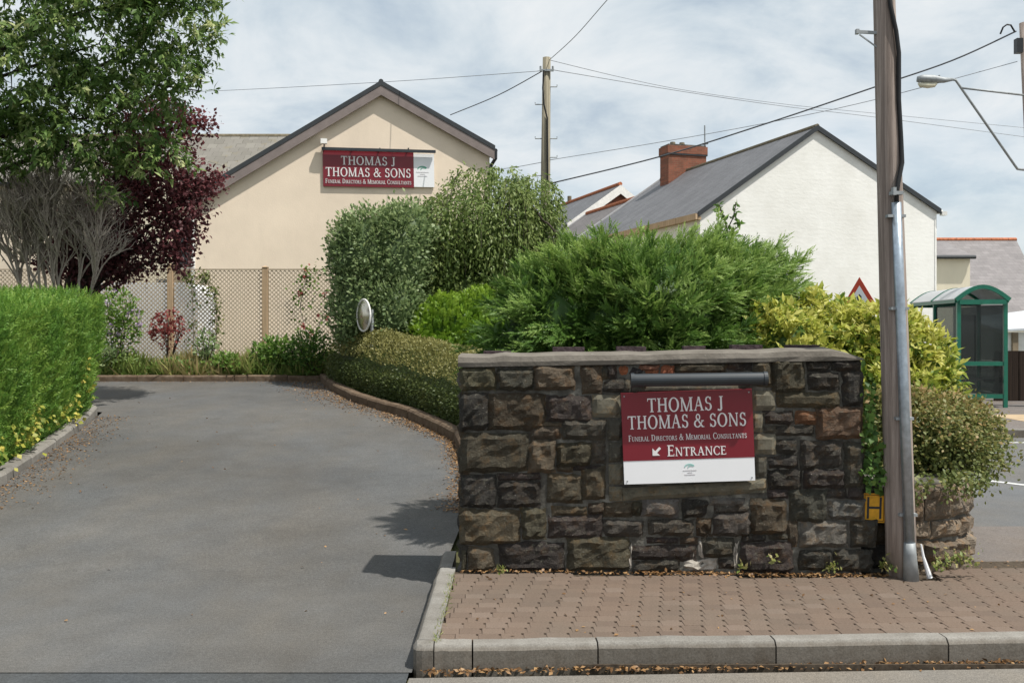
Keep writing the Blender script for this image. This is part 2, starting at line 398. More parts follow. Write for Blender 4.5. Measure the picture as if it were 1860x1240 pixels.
tp0 = m.n('ShaderNodeBsdfTransparent'); tp0.inputs[0].default_value = (0.50, 0.53, 0.53, 1); mx = m.n('ShaderNodeMixShader'); mx.inputs[0].default_value = 0.28
m.l(tp0.outputs[0], mx.inputs[1]); m.l(m.b.outputs[0], mx.inputs[2]); m.l(mx.outputs[0], m.o.inputs[0]); M_tint = m.m
m = Mt('roof_glazing', 0.35, 0.4); m.col((0.62, 0.64, 0.66)); m.b.inputs['Transmission Weight'].default_value = 0.35; M_roofglaze = m.m
m = Mt('mirror_face', 0.18, 0.6, 0.85); m.col(m.ramp(m.noise(7, 6), [(0.3, (0.50, 0.45, 0.35)), (0.7, (0.72, 0.68, 0.58))])); M_mirror = m.m
M_redsign = plain('red_sign_border', (0.55, 0.07, 0.035), 0.4)
M_tank = plain('white_tank_plastic', (0.68, 0.69, 0.70), 0.5, 0.3, 0, 0.08, 3)
M_lamp = plain('pale_lamp_bowl', (0.62, 0.58, 0.44), 0.3, 0.5)
M_bark = wood('bark', (0.018, 0.014, 0.011), (0.05, 0.04, 0.032), (0.10, 0.085, 0.07), 1.5)
M_twig = wood('grey_twig', (0.15, 0.125, 0.105), (0.34, 0.29, 0.25), (0.50, 0.45, 0.39), 2)
M_sand = plain('sandy_paving', (0.40, 0.30, 0.19), 0.9)
M_line = plain('white_road_paint', (0.55, 0.55, 0.54), 0.8, 0.2, 0, 0.25, 20)
m = Mt('broken_red_brick', 0.95, 0.15)
oi = m.n('ShaderNodeObjectInfo')
m.col(m.mix(1.0, oi.outputs['Color'], m.ramp(m.noise(30, 7, 0.7), [(0.25, 0.35), (0.6, 1.0), (0.8, 1.5)]), 'MULTIPLY')); m.bump(m.noise(40, 7), 0.8, 0.02); M_rawbrick = m.m

# ------------------------------------------------------------------ ground
def sstep(a, b, x):
    t = np.clip((np.asarray(x, float) - a) / (b - a), 0, 1); return t * t * (3 - 2 * t)
def zprof(y):
    y = np.asarray(y, float); t = np.clip(y - 6.4, 0, None)
    rise = np.where(t < 1.2, 0.0743 * t * t / 2.4, 0.0743 * (t - 0.6)); return np.minimum(rise, 0.80)
def gz(x, y): return zprof(y) * (1 - sstep(0.5, 4.5, x))

xs = np.unique(np.concatenate([-np.geomspace(14, 3000, 16), np.linspace(-14, 16, 31), np.geomspace(16.5, 3000, 16)]))
ys = np.unique(np.concatenate([-np.geomspace(8, 2000, 8), np.linspace(-7, 40, 48), np.geomspace(42, 4000, 16)]))
X, Y = np.meshgrid(xs, ys, indexing='ij'); Z = gz(X, Y) - 0.06
V = np.stack([X, Y, Z], -1).reshape(-1, 3); nx, ny = len(xs), len(ys)
q = MB(); q.v = [tuple(p) for p in V]
q.f = [(i * ny + j, (i + 1) * ny + j, (i + 1) * ny + j + 1, i * ny + j + 1) for i in range(nx - 1) for j in range(ny - 1)]
tag(q.obj('ground', M_earth, smooth=True), 'rough earth and grass ground spreading beyond the plots', kind='structure')

KR = [(4.92, -0.505), (6.0, -0.505), (7.0, -0.50), (8.3, -0.42), (10.0, -0.42), (12.0, -0.72), (13.6, -1.45), (15.2, -2.48), (16.6, -3.1), (17.75, -3.5)]
def xr(y): return float(np.interp(y, [a for a, b in KR], [b for a, b in KR]))
def xl(y): return float(np.interp(y, [4.92, 7.0, 9.5, 13.2, 14.2, 14.8, 18], [-7.2, -5.3, -5.0, -5.72, -5.95, -9.0, -14.0]))
q = MB(); yy = np.concatenate([np.linspace(4.92, 14, 40), np.linspace(14.2, 17.75, 16)]); NX = 14
for y in yy:
    for k in range(NX + 1):
        x = xl(y) + (xr(y) - xl(y)) * k / NX; q.v.append((x, y, float(zprof(y))))
q.f = [(i * (NX + 1) + k, i * (NX + 1) + k + 1, (i + 1) * (NX + 1) + k + 1, (i + 1) * (NX + 1) + k) for i in range(len(yy) - 1) for k in range(NX)]
tag(q.obj('driveway', M_drive, smooth=True), 'grey tarmac driveway rising to the flower bed', kind='structure')
q = MB(); q.add([(-60, -30, 0), (-0.52, -30, 0), (-0.52, 4.95, -0.004), (-60, 5.2, -0.004)], [(0, 1, 2, 3)])
tag(q.obj('road', M_road), 'darker road tarmac in front of the driveway', kind='structure')
q = MB(); q.add([(-0.51, -30, 0), (60, -30, 0), (60, 7.5, 0), (-0.51, 4.84, 0)], [(0, 1, 2, 3)])
tag(q.obj('road_channel', M_channel), 'pale tan road edge along the kerb', kind='structure')
q = MB(); q.add([(2.2, 8.2, 0), (80, 8.2, 0), (80, 15.7, 0), (2.2, 15.7, 0)], [(0, 1, 2, 3)])
tag(q.obj('street', M_street), 'grey side street passing the bus shelter', kind='structure')
q = MB(); q.add([(2.4, 6.6, 0.055), (80, 10.0, 0.055), (80, 8.4, 0.03), (2.4, 8.4, 0.03)], [(0, 1, 2, 3)])
tag(q.obj('tarmac_footway', M_foot), 'pinkish tarmac footway between block paving and street', kind='structure')
q = MB(); q.bx(-6, 80, 15.86, 26, -0.04, 0.12)
fw = tag(q.obj('far_pavement', M_foot), 'tarmac pavement across the street under the bus shelter', kind='structure')
q = MB(); q.bx(9.0, 24, 17.1, 18.6, 0.121, 0.125); q.obj('tactile_strip', M_sand, fw)
q = MB()
tag(q.bx(3.2, 80, 15.7, 15.855, -0.04, 0.125).obj('far_kerb', M_kerb), 'concrete kerb along the far side of the street', kind='structure')
q = MB(); L0 = hit(1786, 871, (0, 0, 0.004), (0, 0, 1)); L1 = hit(1900, 885, (0, 0, 0.004), (0, 0, 1)); dl = nrm(L1 - L0)
pr = np.array([-dl[1], dl[0], 0]) * 0.05
q.add([L0 - pr, L0 + dl * 6 - pr, L0 + dl * 6 + pr, L0 + pr], [(0, 1, 2, 3)])
A = hit(1838, 804, (0, 0, 0.004), (0, 0, 1)); q.add([A, A + (6, 0.02, 0), A + (6, 0.13, 0), A + (0, 0.11, 0)], [(0, 1, 2, 3)])
tag(q.obj('road_marking', M_line), 'thin worn white lines on the side street', kind='structure')

# ------------------------------------------------------------------ pavement, its kerbs and pavers
AL = atan2(0.125, 2.85); U = np.array([cos(AL), sin(AL), 0]); Vv = np.array([-sin(AL), cos(AL), 0])
K0 = np.array([-0.505, 4.945, 0])          # outer front corner of the kerb
ZP = 0.12
WN = nrm(np.array([-0.047, -1.0, 0])); W0 = P(837, 1037, 6.53); W0[2] = ZP       # the wall's front plane
WU = np.array([-WN[1], WN[0], 0])
q = MB(); a = K0 + U * 0.10 + Vv * 0.09
q.add([np.array([-0.40, 4.99, 0.1]), K0 + U * 8 + Vv * 0.06 + (0, 0, 0.1), np.array([8, 7.0, 0.1]), np.array([2.9, 6.85, 0.1]), np.array([2.3, 6.62, 0.1]), np.array([-0.35, 6.62, 0.1]), np.array([-0.40, 6.62, 0.1])], [(0, 1, 2, 3, 4, 5, 6)])
pave = tag(q.obj('pavement', M_joint), 'red block paved pavement in front of the stone wall', kind='structure')
rng = np.random.default_rng(5)
def paver_mesh(name):
    w, d, h = 0.1192, 0.0968, 0.022; n = 0.011; nd = 0.034; c = 0.0018
    o = [(0, 0), (w, 0), (w, d - nd), (w - n, d - nd + 0.006), (w - n, d), (0, d)]
    i_ = [(c, c), (w - c, c), (w - c, d - nd - c * 0.3), (w - n - c, d - nd + 0.006 - c), (w - n - c, d - c), (c, d - c)]
    vs = [(x - w / 2, y - d / 2, -h) for x, y in o] + [(x - w / 2, y - d / 2, -c) for x, y in o] + [(x - w / 2, y - d / 2, 0) for x, y in i_]
    fs = [(12, 13, 14, 15, 16, 17)]
    for k in range(6):
        k2 = (k + 1) % 6; fs += [(k, k2, 6 + k2, 6 + k), (6 + k, 6 + k2, 12 + k2, 12 + k)]
    me = bpy.data.meshes.new(name); me.from_pydata(vs, [], fs); me.materials.append(M_paver); return me, vs, fs
pm, pvs, pfs = paver_mesh('paver')
spots = []
for r in range(0, 19):
    for k in range(-3, 66):
        u = 0.155 + k * 0.12 + (r * 0.0212) % 0.12; v = 0.105 + 0.049 + r * 0.098
        c = K0 + U * u + Vv * v
        if c[0] < -0.325 or c[0] > 5.2: continue
        lim = W0[1] + (c[0] - W0[0]) * (-0.047) - 0.035 if c[0] < 2.75 else 6.62 + (c[0] - 2.75) * 0.06
        if c[1] + 0.05 > lim: continue
        px = 930 + F * c[0] / c[1]
        spots.append((np.hypot(c[0], c[1]) + (50 if px > 1870 else 0), c))
cuts = []
for r in range(0, 19):
    sh0 = (r * 0.0212) % 0.12; v = 0.105 + 0.049 + r * 0.098; ul = 0.130
    us = [0.155 + k * 0.12 + sh0 for k in range(-3, 6)]; us = [u for u in us if (K0 + U * u + Vv * v)[0] >= -0.325]; gap = us[0] - 0.06 - ul + v * AL * -1.0
    if gap > 0.012: cuts.append((K0 + U * (us[0] - 0.061 - gap / 2) + Vv * v, gap))
spots.sort(key=lambda t: t[0])
rest = MB()
for i, (dd, c) in enumerate(spots):
    z = ZP + rng.uniform(-0.0012, 0.0008); rz = AL + rng.normal(0, 0.004); c = c + rng.normal(0, 0.0007, 3) * (1, 1, 0)
    if i < 300 - len(cuts): link('paver', pm, pave, (c[0], c[1], z), rz)
    else:
        ca, sa = cos(rz), sin(rz); rest.add([(c[0] + x * ca - y * sa, c[1] + x * sa + y * ca, z + zz) for x, y, zz in pvs], pfs)
for c, gap in cuts:
    if c[1] < W0[1] - 0.06: MB().box((c[0], c[1], ZP - 0.0115), (gap - 0.002, 0.0945, 0.022), (U, Vv, np.array([0, 0, 1.0]))).obj('paver', M_paver, pave, base=(c[0], c[1], ZP))
tag(rest.obj('paver_field', M_paver, pave), kind='stuff')

kerb = tag(MB().bx(-0.47, 7.0, 4.98, 4.99, -0.03, 0.02).obj('kerb', M_joint), 'pale concrete kerb edging the block pavement', kind='structure')
def kerb_block(p, u, v, L, w=0.105, z0=-0.05, z1=ZP + 0.004, mat=None, parent=None, jit=0.0):
    """a chamfered block: starts at p, runs L along u, w deep along v"""
    p = np.array(p, float); prof = [(0, z0), (0, z1 - 0.028), (0.022, z1 - 0.002), (0.034, z1), (w, z1), (w, z0)]
    q = MB(); N = 5; base = len(q.v); rr = np.random.default_rng(int(abs(p[0] * 1000) + abs(p[1] * 777)))
    for i in range(N + 1):
        s = i / N * L; j = rr.normal(0, 0.0018, 2)
        for (a, z) in prof:
            top = z > z0 + 0.01
            q.v.append(tuple(p + u * s + v * (a + (j[0] if a < 0.05 else 0)) + (0, 0, z + (j[1] if top else 0))))
    n = len(prof)
    for i in range(N):
        for k in range(n):
            k2 = (k + 1) % n; q.f.append((i * n + k, i * n + k2, (i + 1) * n + k2, (i + 1) * n + k))
    q.f += [tuple(range(n)), tuple(N * n + k for k in range(n))[::-1]]
    c = p + u * L / 2 + v * w / 2; c[2] = z0
    return q.obj('kerb_stone', mat or M_kerb, parent, base=c)
jx = [0.108, 0.305, 0.945, 1.865, 2.77, 3.68, 4.6, 5.5]
for a, b in zip(jx[:-1], jx[1:]): kerb_block(K0 + U * (a + 0.004), U, Vv, b - a - 0.008, parent=kerb)
q = MB()                                  # the rounded corner block
arc = [K0 + U * 0.106, K0 + U * 0.05, K0 + U * 0.02 + Vv * 0.008, K0 + U * 0.004 + Vv * 0.03, K0 + Vv * 0.10]
inn = [K0 + U * 0.106 + Vv * 0.105] * 5
top = [p + (0, 0, ZP + 0.004) for p in [arc[0] + Vv * 0.02, arc[1] + Vv * 0.02, arc[2] + (U + Vv) * 0.016, arc[3] + U * 0.02, arc[4] + U * 0.02, inn[0]]]
low = [p + (0, 0, -0.05) for p in arc + [inn[0]]]; mid = [p + (0, 0, ZP - 0.02) for p in arc + [inn[0]]]
n = 6; q.add(low + mid + top, [tuple(range(n))[::-1], tuple(range(12, 18))] + [(k, (k + 1) % n, n + (k + 1) % n, n + k) for k in range(n)] + [(n + k, n + (k + 1) % n, 2 * n + (k + 1) % n, 2 * n + k) for k in range(n)])
q.obj('kerb_stone', M_kerb, kerb)
for a, b in ((5.055, 5.95), (5.96, 6.6), (6.61, 7.1)): kerb_block((-0.505 + (0.0 if a < 6 else 0.0), a, 0), np.array([0, 1.0, 0]), np.array([1.0, 0, 0]), b - a - 0.006, 0.125 if a < 6.6 else 0.10, parent=kerb)

# driveway kerbs
def kerb_run(name, label, pts, mat, w, h, unit, side):
    """pts: polyline of (x, y); blocks laid along it, side = which way the block's depth goes"""
    pts = [np.array(p, float) for p in pts]; seg = [np.linalg.norm(b - a) for a, b in zip(pts[:-1], pts[1:])]; tot = sum(seg); cum = np.concatenate([[0], np.cumsum(seg)])
    def at(s): return np.array([np.interp(s, cum, [p[0] for p in pts]), np.interp(s, cum, [p[1] for p in pts])])
    q = MB()
    for i in range(30):
        a = at(tot * i / 30); b = at(tot * (i + 1) / 30); za = float(zprof(a[1])) - 0.05; t = nrm(b - a); nn = np.array([-t[1], t[0]]) * side * w
        q.add([(a[0], a[1], za + 0.04), (b[0], b[1], float(zprof(b[1])) - 0.01), (b[0] + nn[0], b[1] + nn[1], float(zprof(b[1])) - 0.01), (a[0] + nn[0], a[1] + nn[1], za + 0.04)], [(0, 1, 2, 3)])
    ks = tag(q.obj(name, M_joint), label, kind='structure')
    s = 0.0; r = np.random.default_rng(11)
    while s < tot - 0.1:
        L = min(unit * r.uniform(0.9, 1.1), tot - s); a = at(s + 0.006); b = at(s + L - 0.006); t = nrm(b - a)
        za = float(zprof(a[1])); zb = float(zprof(b[1])); u3 = np.array([t[0], t[1], (zb - za) / np.linalg.norm(b - a)]); v3 = np.array([-t[1], t[0], 0]) * side
        kerb_block((a[0], a[1], za + r.normal(0, 0.004)), u3, v3, np.linalg.norm(b - a), w, -0.05, h, mat, ks); s += L
    return ks
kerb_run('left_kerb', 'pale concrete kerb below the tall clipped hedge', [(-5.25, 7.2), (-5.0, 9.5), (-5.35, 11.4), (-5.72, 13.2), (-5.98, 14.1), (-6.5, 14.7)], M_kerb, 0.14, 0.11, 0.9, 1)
kerb_run('right_kerb', 'mossy brown kerb edging the low hedge', [(b, a) for a, b in KR if a > 8.0], M_dkerb, 0.14, 0.14, 0.62, -1)
kerb_run('bed_kerb', 'weathered brown kerb in front of the flower bed', [(-13, 17.72), (-9, 17.72), (-6, 17.73), (-3.5, 17.75)], M_dkerb, 0.14, 0.11, 0.9, 1)
q = MB(); N = 24
for i in range(N + 1):
    for j in range(5):
        x = -13 + 10.8 * i / N; y = 17.84 + 1.6 * j / 4; q.v.append((x, y, 0.80 + 0.05 + 0.05 * sin(x * 3 + j) + 0.03 * j))
q.f = [(i * 5 + j, (i + 1) * 5 + j, (i + 1) * 5 + j + 1, i * 5 + j + 1) for i in range(N) for j in range(4)]
tag(q.obj('flower_bed_soil', M_soil, smooth=True), 'dark soil of the flower bed below the trellis', kind='structure')

# ------------------------------------------------------------------ the stone wall
def wuv(px, py):
    p = hit(px, py, W0, WN); return float(np.dot(p - W0, WU)), float(p[2])
def wpt(u, z, o=0.0): return W0 + WU * u + WN * o + np.array([0, 0, z - W0[2]])
TONE = {'dark': (.050, .046, .042), 'brown': (.084, .068, .050), 'grey': (.074, .069, .059), 'pale': (.150, .138, .112), 'red': (.112, .072, .053),
        'purple': (.060, .051, .048), 'light': (.145, .138, .130), 'tan': (.112, .092, .067), 'olive': (.082, .073, .053), 'orange': (.19, .095, .055)}
def stone_block(org, eu, ez, en, w, h, proud, tone, parent, mat, seed, rough=1.0, depth=0.06, nu=None, nz=None):
    """a rough faced block: outline w x h in the plane eu, ez, its broken face standing proud along en"""
    r = np.random.default_rng(seed); nu = nu or max(4, min(9, int(w / 0.03))); nz = nz or max(3, min(7, int(h / 0.028)))
    ph = r.uniform(0, 6.28, 6); cj = r.normal(0, 0.006 * rough, (4, 2)); q = MB()
    for j in range(nz + 1):
        for i in range(nu + 1):
            s, t = i / nu, j / nz
            jx_ = (1 - s) * (1 - t) * cj[0] + s * (1 - t) * cj[1] + s * t * cj[2] + (1 - s) * t * cj[3]
            e = min(s, 1 - s) * w; f = min(t, 1 - t) * h; edge = min(1.0, min(e, f) / 0.022)
            inner = 0 < i < nu and 0 < j < nz
            wob = 0.0 if inner else 0.004 * rough
            u = s * w + jx_[0] + (r.normal(0, 0.004) * rough if inner else r.normal(0, wob) ); z = t * h + jx_[1] + (r.normal(0, 0.003) * rough if inner else r.normal(0, wob))
            d = proud * (0.25 + 0.75 * edge ** 0.35)
            d += rough * edge * (0.008 * sin(s * 4.1 + t * 2.3 + ph[0]) * sin(t * 5.2 + ph[1]) + 0.006 * sin(s * 9 + ph[2] + t * 4) + r.normal(0, 0.0052))
            if not inner: d = proud * 0.15 + r.normal(0, 0.002)
            q.v.append(tuple(org + eu * u + ez * z + en * d))
    n1 = nu + 1
    q.f = [(j * n1 + i, j * n1 + i + 1, (j + 1) * n1 + i + 1, (j + 1) * n1 + i) for j in range(nz) for i in range(nu)]
    ring = [i for i in range(n1)] + [j * n1 + nu for j in range(1, nz + 1)] + [nz * n1 + i for i in range(nu - 1, -1, -1)] + [j * n1 for j in range(nz - 1, 0, -1)]
    b = len(q.v)
    for k in ring: q.v.append(tuple(np.array(q.v[k]) - en * depth))
    m_ = len(ring); q.f += [(ring[k], b + k, b + (k + 1) % m_, ring[(k + 1) % m_]) for k in range(m_)]
    o = q.obj('stone', mat, parent, base=org + eu * w / 2, smooth=False, color=tone)
    return o
wall = thing('stone_wall', 'dark rubble stone boundary wall carrying the maroon entrance sign', 'wall', wpt(1.3, ZP))
uR, _ = wuv(1569, 850); zTL = 1.475; zTR = 1.525
def ztop(u): return zTL + (zTR - zTL) * u / uR
EX, EZ = WU, np.array([0, 0, 1.0])
q = MB()
for (u0, u1, o0, o1) in ((0.012, uR - 0.012, -0.021, -0.42),):
    q.prism([wpt(u0, -0.08, o0), wpt(u1, -0.08, o0), wpt(u1, ztop(u1) - 0.004, o0), wpt(u0, ztop(u0) - 0.004, o0)], -WN * (o0 - o1))
u9, _ = wuv(1668, 960)
q.prism([wpt(uR - 0.010, -0.08, -0.14), wpt(u9, -0.08, -0.14), wpt(u9, 0.69, -0.14), wpt(uR - 0.010, 0.74, -0.14)], -WN * 0.26)
q.obj('mortar', M_mortar, wall)
ST = """836 669 900 710 olive|903 669 969 711 grey|972 664 1046 708 tan|1054 663 1093 714 brown|1093 664 1103 690 grey|1103 660 1119 687 purple|1098 690 1133 713 grey
837 716 885 783 dark|887 714 990 781 brown|992 719 1073 767 purple|980 768 1021 774 tan
838 786 959 858 olive|961 776 1019 798 brown|960 801 1008 857 tan|1023 762 1101 797 grey|1010 803 1073 846 olive|1012 847 1040 857 brown|1076 801 1100 842 grey|1042 845 1090 853 dark
838 863 901 923 dark|905 860 979 872 purple|905 875 981 921 dark|994 860 1057 913 olive|1060 848 1101 909 tan
836 926 946 986 tan|949 923 991 980 olive|1002 921 1066 935 tan|995 938 1093 979 purple|1069 916 1098 934 brown|1098 913 1150 938 brown|1098 944 1167 975 grey
838 1000 848 1038 olive|850 997 896 1037 tan|908 984 1026 1037 dark|1033 978 1142 1037 olive
1168 908 1231 940 light|1240 908 1284 940 dark|1291 905 1352 918 light|1298 921 1361 930 grey|1150 912 1166 934 olive|1178 943 1260 972 grey|1267 942 1292 974 brown|1298 932 1364 975 grey|1366 909 1428 971 brown
1176 977 1232 987 purple|1237 976 1268 987 brown|1147 991 1266 1016 purple|1150 1019 1236 1037 grey|1277 979 1332 1013 grey|1306 1017 1336 1034 dark|1344 986 1440 1038 purple|1348 973 1391 983 dark|1398 970 1436 980 grey
1228 658 1320 680 brown|1322 656 1366 672 purple|1370 655 1402 702 brown|1404 655 1462 713 olive|1467 655 1509 673 dark|1513 653 1563 673 dark|1467 677 1524 708 dark|1531 676 1566 739 dark|1412 713 1527 741 brown
1390 747 1441 771 purple|1447 747 1483 769 orange|1486 741 1569 797 red|1412 774 1479 791 grey|1412 799 1449 824 dark|1454 800 1533 850 grey|1535 802 1569 885 grey|1397 828 1450 851 dark|1397 855 1457 888 dark|1460 854 1534 887 purple
1434 890 1501 946 grey|1505 888 1539 905 dark|1543 887 1570 907 purple|1505 908 1573 943 light|1395 891 1431 906 purple|1432 948 1452 990 brown|1455 948 1541 994 light|1545 947 1593 996 grey|1452 999 1513 1038 dark|1518 999 1588 1038 grey
1597 952 1634 996 brown|1592 999 1640 1039 dark|1576 900 1622 947 dark|1626 905 1664 948 brown|1638 955 1664 1000 dark|1643 1004 1666 1040 grey"""
k = 0  # thin dark block left of the sign frame: recess shade painted as stone tone
rt = np.random.default_rng(77)
for tok in ST.replace('\n', '|').split('|'):
    a = tok.split(); x0, y0, x1, y1 = map(float, a[:4]); x0 -= 1; x1 += 1; y0 -= 1; y1 += 1; ym = (y0 + y1) / 2; xm = (x0 + x1) / 2
    u0 = wuv(x0, ym)[0]; u1 = wuv(x1, ym)[0]; z1 = wuv(xm, y0)[1]; z0 = wuv(xm, y1)[1]
    z0 = max(z0, ZP - 0.03); k += 1
    tn = np.array(TONE[a[4]]) * (1.0, .985, .95) * rt.uniform(0.82, 1.18) * (1 + rt.normal(0, 0.02, 3))
    small = min(u1 - u0, z1 - z0)
    stone_block(wpt(u0, z0, -0.022 - (0.108 if x0 > 1572 else 0)), EX, EZ, WN, u1 - u0, z1 - z0, min(0.040, 0.012 + small * 0.18) * rt.uniform(0.75, 1.35), tuple(tn), wall, M_stone, 100 + k, rough=min(1.0, 0.35 + small * 5))
# dressed stones framing the sign
DR = """1076 717 1127 758 pale|1104 762 1131 800 grey|1106 803 1133 840 grey|1106 843 1132 880 pale|1107 884 1131 910 pale|1134 689 1146 712 grey
1365 709 1409 746 pale|1367 750 1386 785 pale|1388 774 1410 786 grey|1368 788 1411 825 pale|1373 829 1393 866 grey|1367 869 1394 894 pale|1148 700 1362 714 grey"""
for tok in DR.replace('\n', '|').split('|'):
    a = tok.split(); x0, y0, x1, y1 = map(float, a[:4]); ym = (y0 + y1) / 2; xm = (x0 + x1) / 2; k += 1
    u0 = wuv(x0, ym)[0]; u1 = wuv(x1, ym)[0]; z1 = wuv(xm, y0)[1]; z0 = wuv(xm, y1)[1]
    stone_block(wpt(u0, z0, -0.018), EX, EZ, WN, u1 - u0, z1 - z0, 0.022, tuple(np.array(TONE[a[4]]) * (0.92, 0.92, 0.86)), wall, M_dress, 300 + k, 0.22)
ua, za = wuv(1131, 910); ub, zb = wuv(1392, 894); tl = nrm(WU * (ub - ua) + EZ * (zb - za)); tz = np.cross(tl, -WN); tz = tz if tz[2] > 0 else -tz
o = stone_block(wpt(ua + 0.004, za, -0.012), tl, tz, WN, ub - ua - 0.01, 0.085, 0.024, tuple(np.array(TONE['pale']) * (0.8, 0.8, 0.74)), wall, M_dress, 777, 0.2)
o.name = 'sill'
# the broken brick pocket above the sign
u0, z1 = wuv(1121, 659); u1, z0 = wuv(1226, 684)
q = MB(); q.prism([wpt(u0 - 0.004, z0, -0.028), wpt(u1, z0, -0.028), wpt(u1, z1, -0.028), wpt(u0 - 0.004, z1, -0.028)], WN * 0.006); q.obj('recess', M_joint, wall)
for (x0, y0, x1, y1, tn, s) in ((1123, 663, 1141, 683, (.34, .13, .065), 1), (1144, 668, 1168, 683, (.05, .045, .045), 2), (1160, 660, 1198, 674, (.24, .12, .08), 3), (1170, 671, 1200, 684, (.30, .115, .06), 4), (1200, 664, 1225, 684, (.30, .11, .06), 5)):
    ym = (y0 + y1) / 2; a0 = wuv(x0, ym)[0]; a1 = wuv(x1, ym)[0]; b1 = wuv(x0, y0)[1]; b0 = wuv(x0, y1)[1]
    ob = stone_block(wpt(a0, b0, -0.03), EX, EZ, WN, a1 - a0, b1 - b0, 0.02 + 0.006 * s % 0.02, tn, wall, M_rawbrick, 400 + s, 0.9); ob.name = 'brick'
# splashes of white mortar at the foot
for (x0, y0, x1, y1, s) in ((1240, 1014, 1306, 1037, 1), (1268, 985, 1276, 1016, 2), (1333, 985, 1343, 1037, 3), (1142, 985, 1149, 1036, 4), (1253, 996, 1262, 1012, 5)):
    a0 = wuv(x0, y0)[0]; a1 = wuv(x1, y0)[0]; b1 = wuv(x0, y0)[1]; b0 = wuv(x0, y1)[1]; ob = stone_block(wpt(a0, b0, -0.028), EX, EZ, WN, a1 - a0, b1 - b0, 0.018, (1, 1, 1), wall, M_white_mortar, 440 + s, 1.2, nu=7, nz=5); ob.name = 'mortar_patch'
# the driveway face of the wall's return
LN = np.array([-1.0, 0, 0]); LU = np.array([0, 1.0, 0]); z = -0.02; r = 0
while z < 1.40:
    h = rt.uniform(0.15, 0.24); h = min(h, 1.465 - z); y = 0.02
    while y < 0.38:
        w = min(rt.uniform(0.18, 0.42), 0.42 - y); tn = np.array(list(TONE.values())[rt.integers(0, 9)]) * 0.85; r += 1
        stone_block(W0 * (1, 1, 0) + np.array([0.014, y, z + 0.005]), LU, EZ, LN, w - 0.012, h - 0.012, 0.03, tuple(tn), wall, M_stone, 500 + r); y += w
    z += h
# coping
q = MB(); N = 26; rr = np.random.default_rng(3); uE = uR + 0.005
for i in range(N + 1):
    s = i / N; u = -0.018 + (uE + 0.012) * s; dz = 0.0
    e = (u - (uE - 0.24)) / 0.24
    if e > 0: dz = -0.075 * e ** 2.2
    zb_ = ztop(u) + 0.0; zt = ztop(u) + 0.072 + dz + rr.normal(0, 0.0025)
    zt = max(zt, zb_ + 0.012)
    for (o_, z_) in ((0.012 + rr.normal(0, 0.002), zb_), (0.017 + rr.normal(0, 0.002), zb_ + (zt - zb_) * 0.4), (0.004, zt - 0.008), (-0.02, zt), (-0.23, zt + 0.012), (-0.44, zt), (-0.44, zb_)):
        q.v.append(tuple(wpt(u, z_, o_)))
n = 7
for i in range(N):
    for k2 in range(n): q.f.append((i * n + k2, i * n + (k2 + 1) % n, (i + 1) * n + (k2 + 1) % n, (i + 1) * n + k2))
q.f += [tuple(range(n)), tuple(N * n + t for t in range(n))[::-1]]
q.obj('coping', M_coping, wall, smooth=False)
# brick stubs along the back of the coping
bm_ = None
for (x0, x1, yt) in ((880, 928, 637), (1004, 1061, 630), (1119, 1171, 629), (1239, 1277, 628), (1325, 1379, 626), (1425, 1481, 626)):
    a = hit((x0 + x1) / 2, 640, W0 - WN * 0.38, WN); u = float(np.dot(a - W0, WU)); w = (x1 - x0) / F * (6.9)
    zt_ = hit((x0 + x1) / 2, yt, W0 - WN * 0.38, WN)[2]; q = MB(); c = wpt(u, 0, -0.33); zb_ = ztop(u) + 0.075
    q.box((c[0], c[1], (zb_ + zt_) / 2), (w, 0.11, zt_ - zb_), (WU, -WN, EZ)); ob = q.obj('brick', M_rawbrick, wall, color=(.085, .062, .066)); 

# second, curved wall beyond the pole
wall2 = thing('curved_stone_wall', 'low pale sandstone wall bulging round the street corner under the olive shrub', 'wall', (2.9, 6.8, 0.05))
cpts = [(2.50, 6.46), (2.74, 6.47), (2.96, 6.53), (3.12, 6.65), (3.21, 6.84), (3.23, 7.08), (3.21, 7.4), (3.16, 7.9)]
cs = np.concatenate([[0], np.cumsum([np.hypot(b[0] - a[0], b[1] - a[1]) for a, b in zip(cpts[:-1], cpts[1:])])])
def cw(s): return np.array([np.interp(s, cs, [p[0] for p in cpts]), np.interp(s, cs, [p[1] for p in cpts]), 0])
q = MB()
NN = 24
for i in range(NN + 1):
    s = cs[-1] * i / NN; a = cw(s); t = nrm(cw(min(s + 0.05, cs[-1])) - cw(max(s - 0.05, 0))); nn = np.array([t[1], -t[0], 0])
    for (o_, z_) in ((-0.02, -0.03), (-0.025, 0.4), (-0.035, 0.70), (-0.33, 0.72), (-0.33, -0.03)): q.v.append(tuple(a + nn * o_ + (0, 0, z_)))
for i in range(NN):
    for k2 in range(5): q.f.append((i * 5 + k2, i * 5 + (k2 + 1) % 5, (i + 1) * 5 + (k2 + 1) % 5, (i + 1) * 5 + k2))
q.f += [tuple(range(5)), tuple(NN * 5 + t for t in range(5))[::-1]]
q.obj('mortar', M_mortar, wall2)
z = 0.0; r = 0
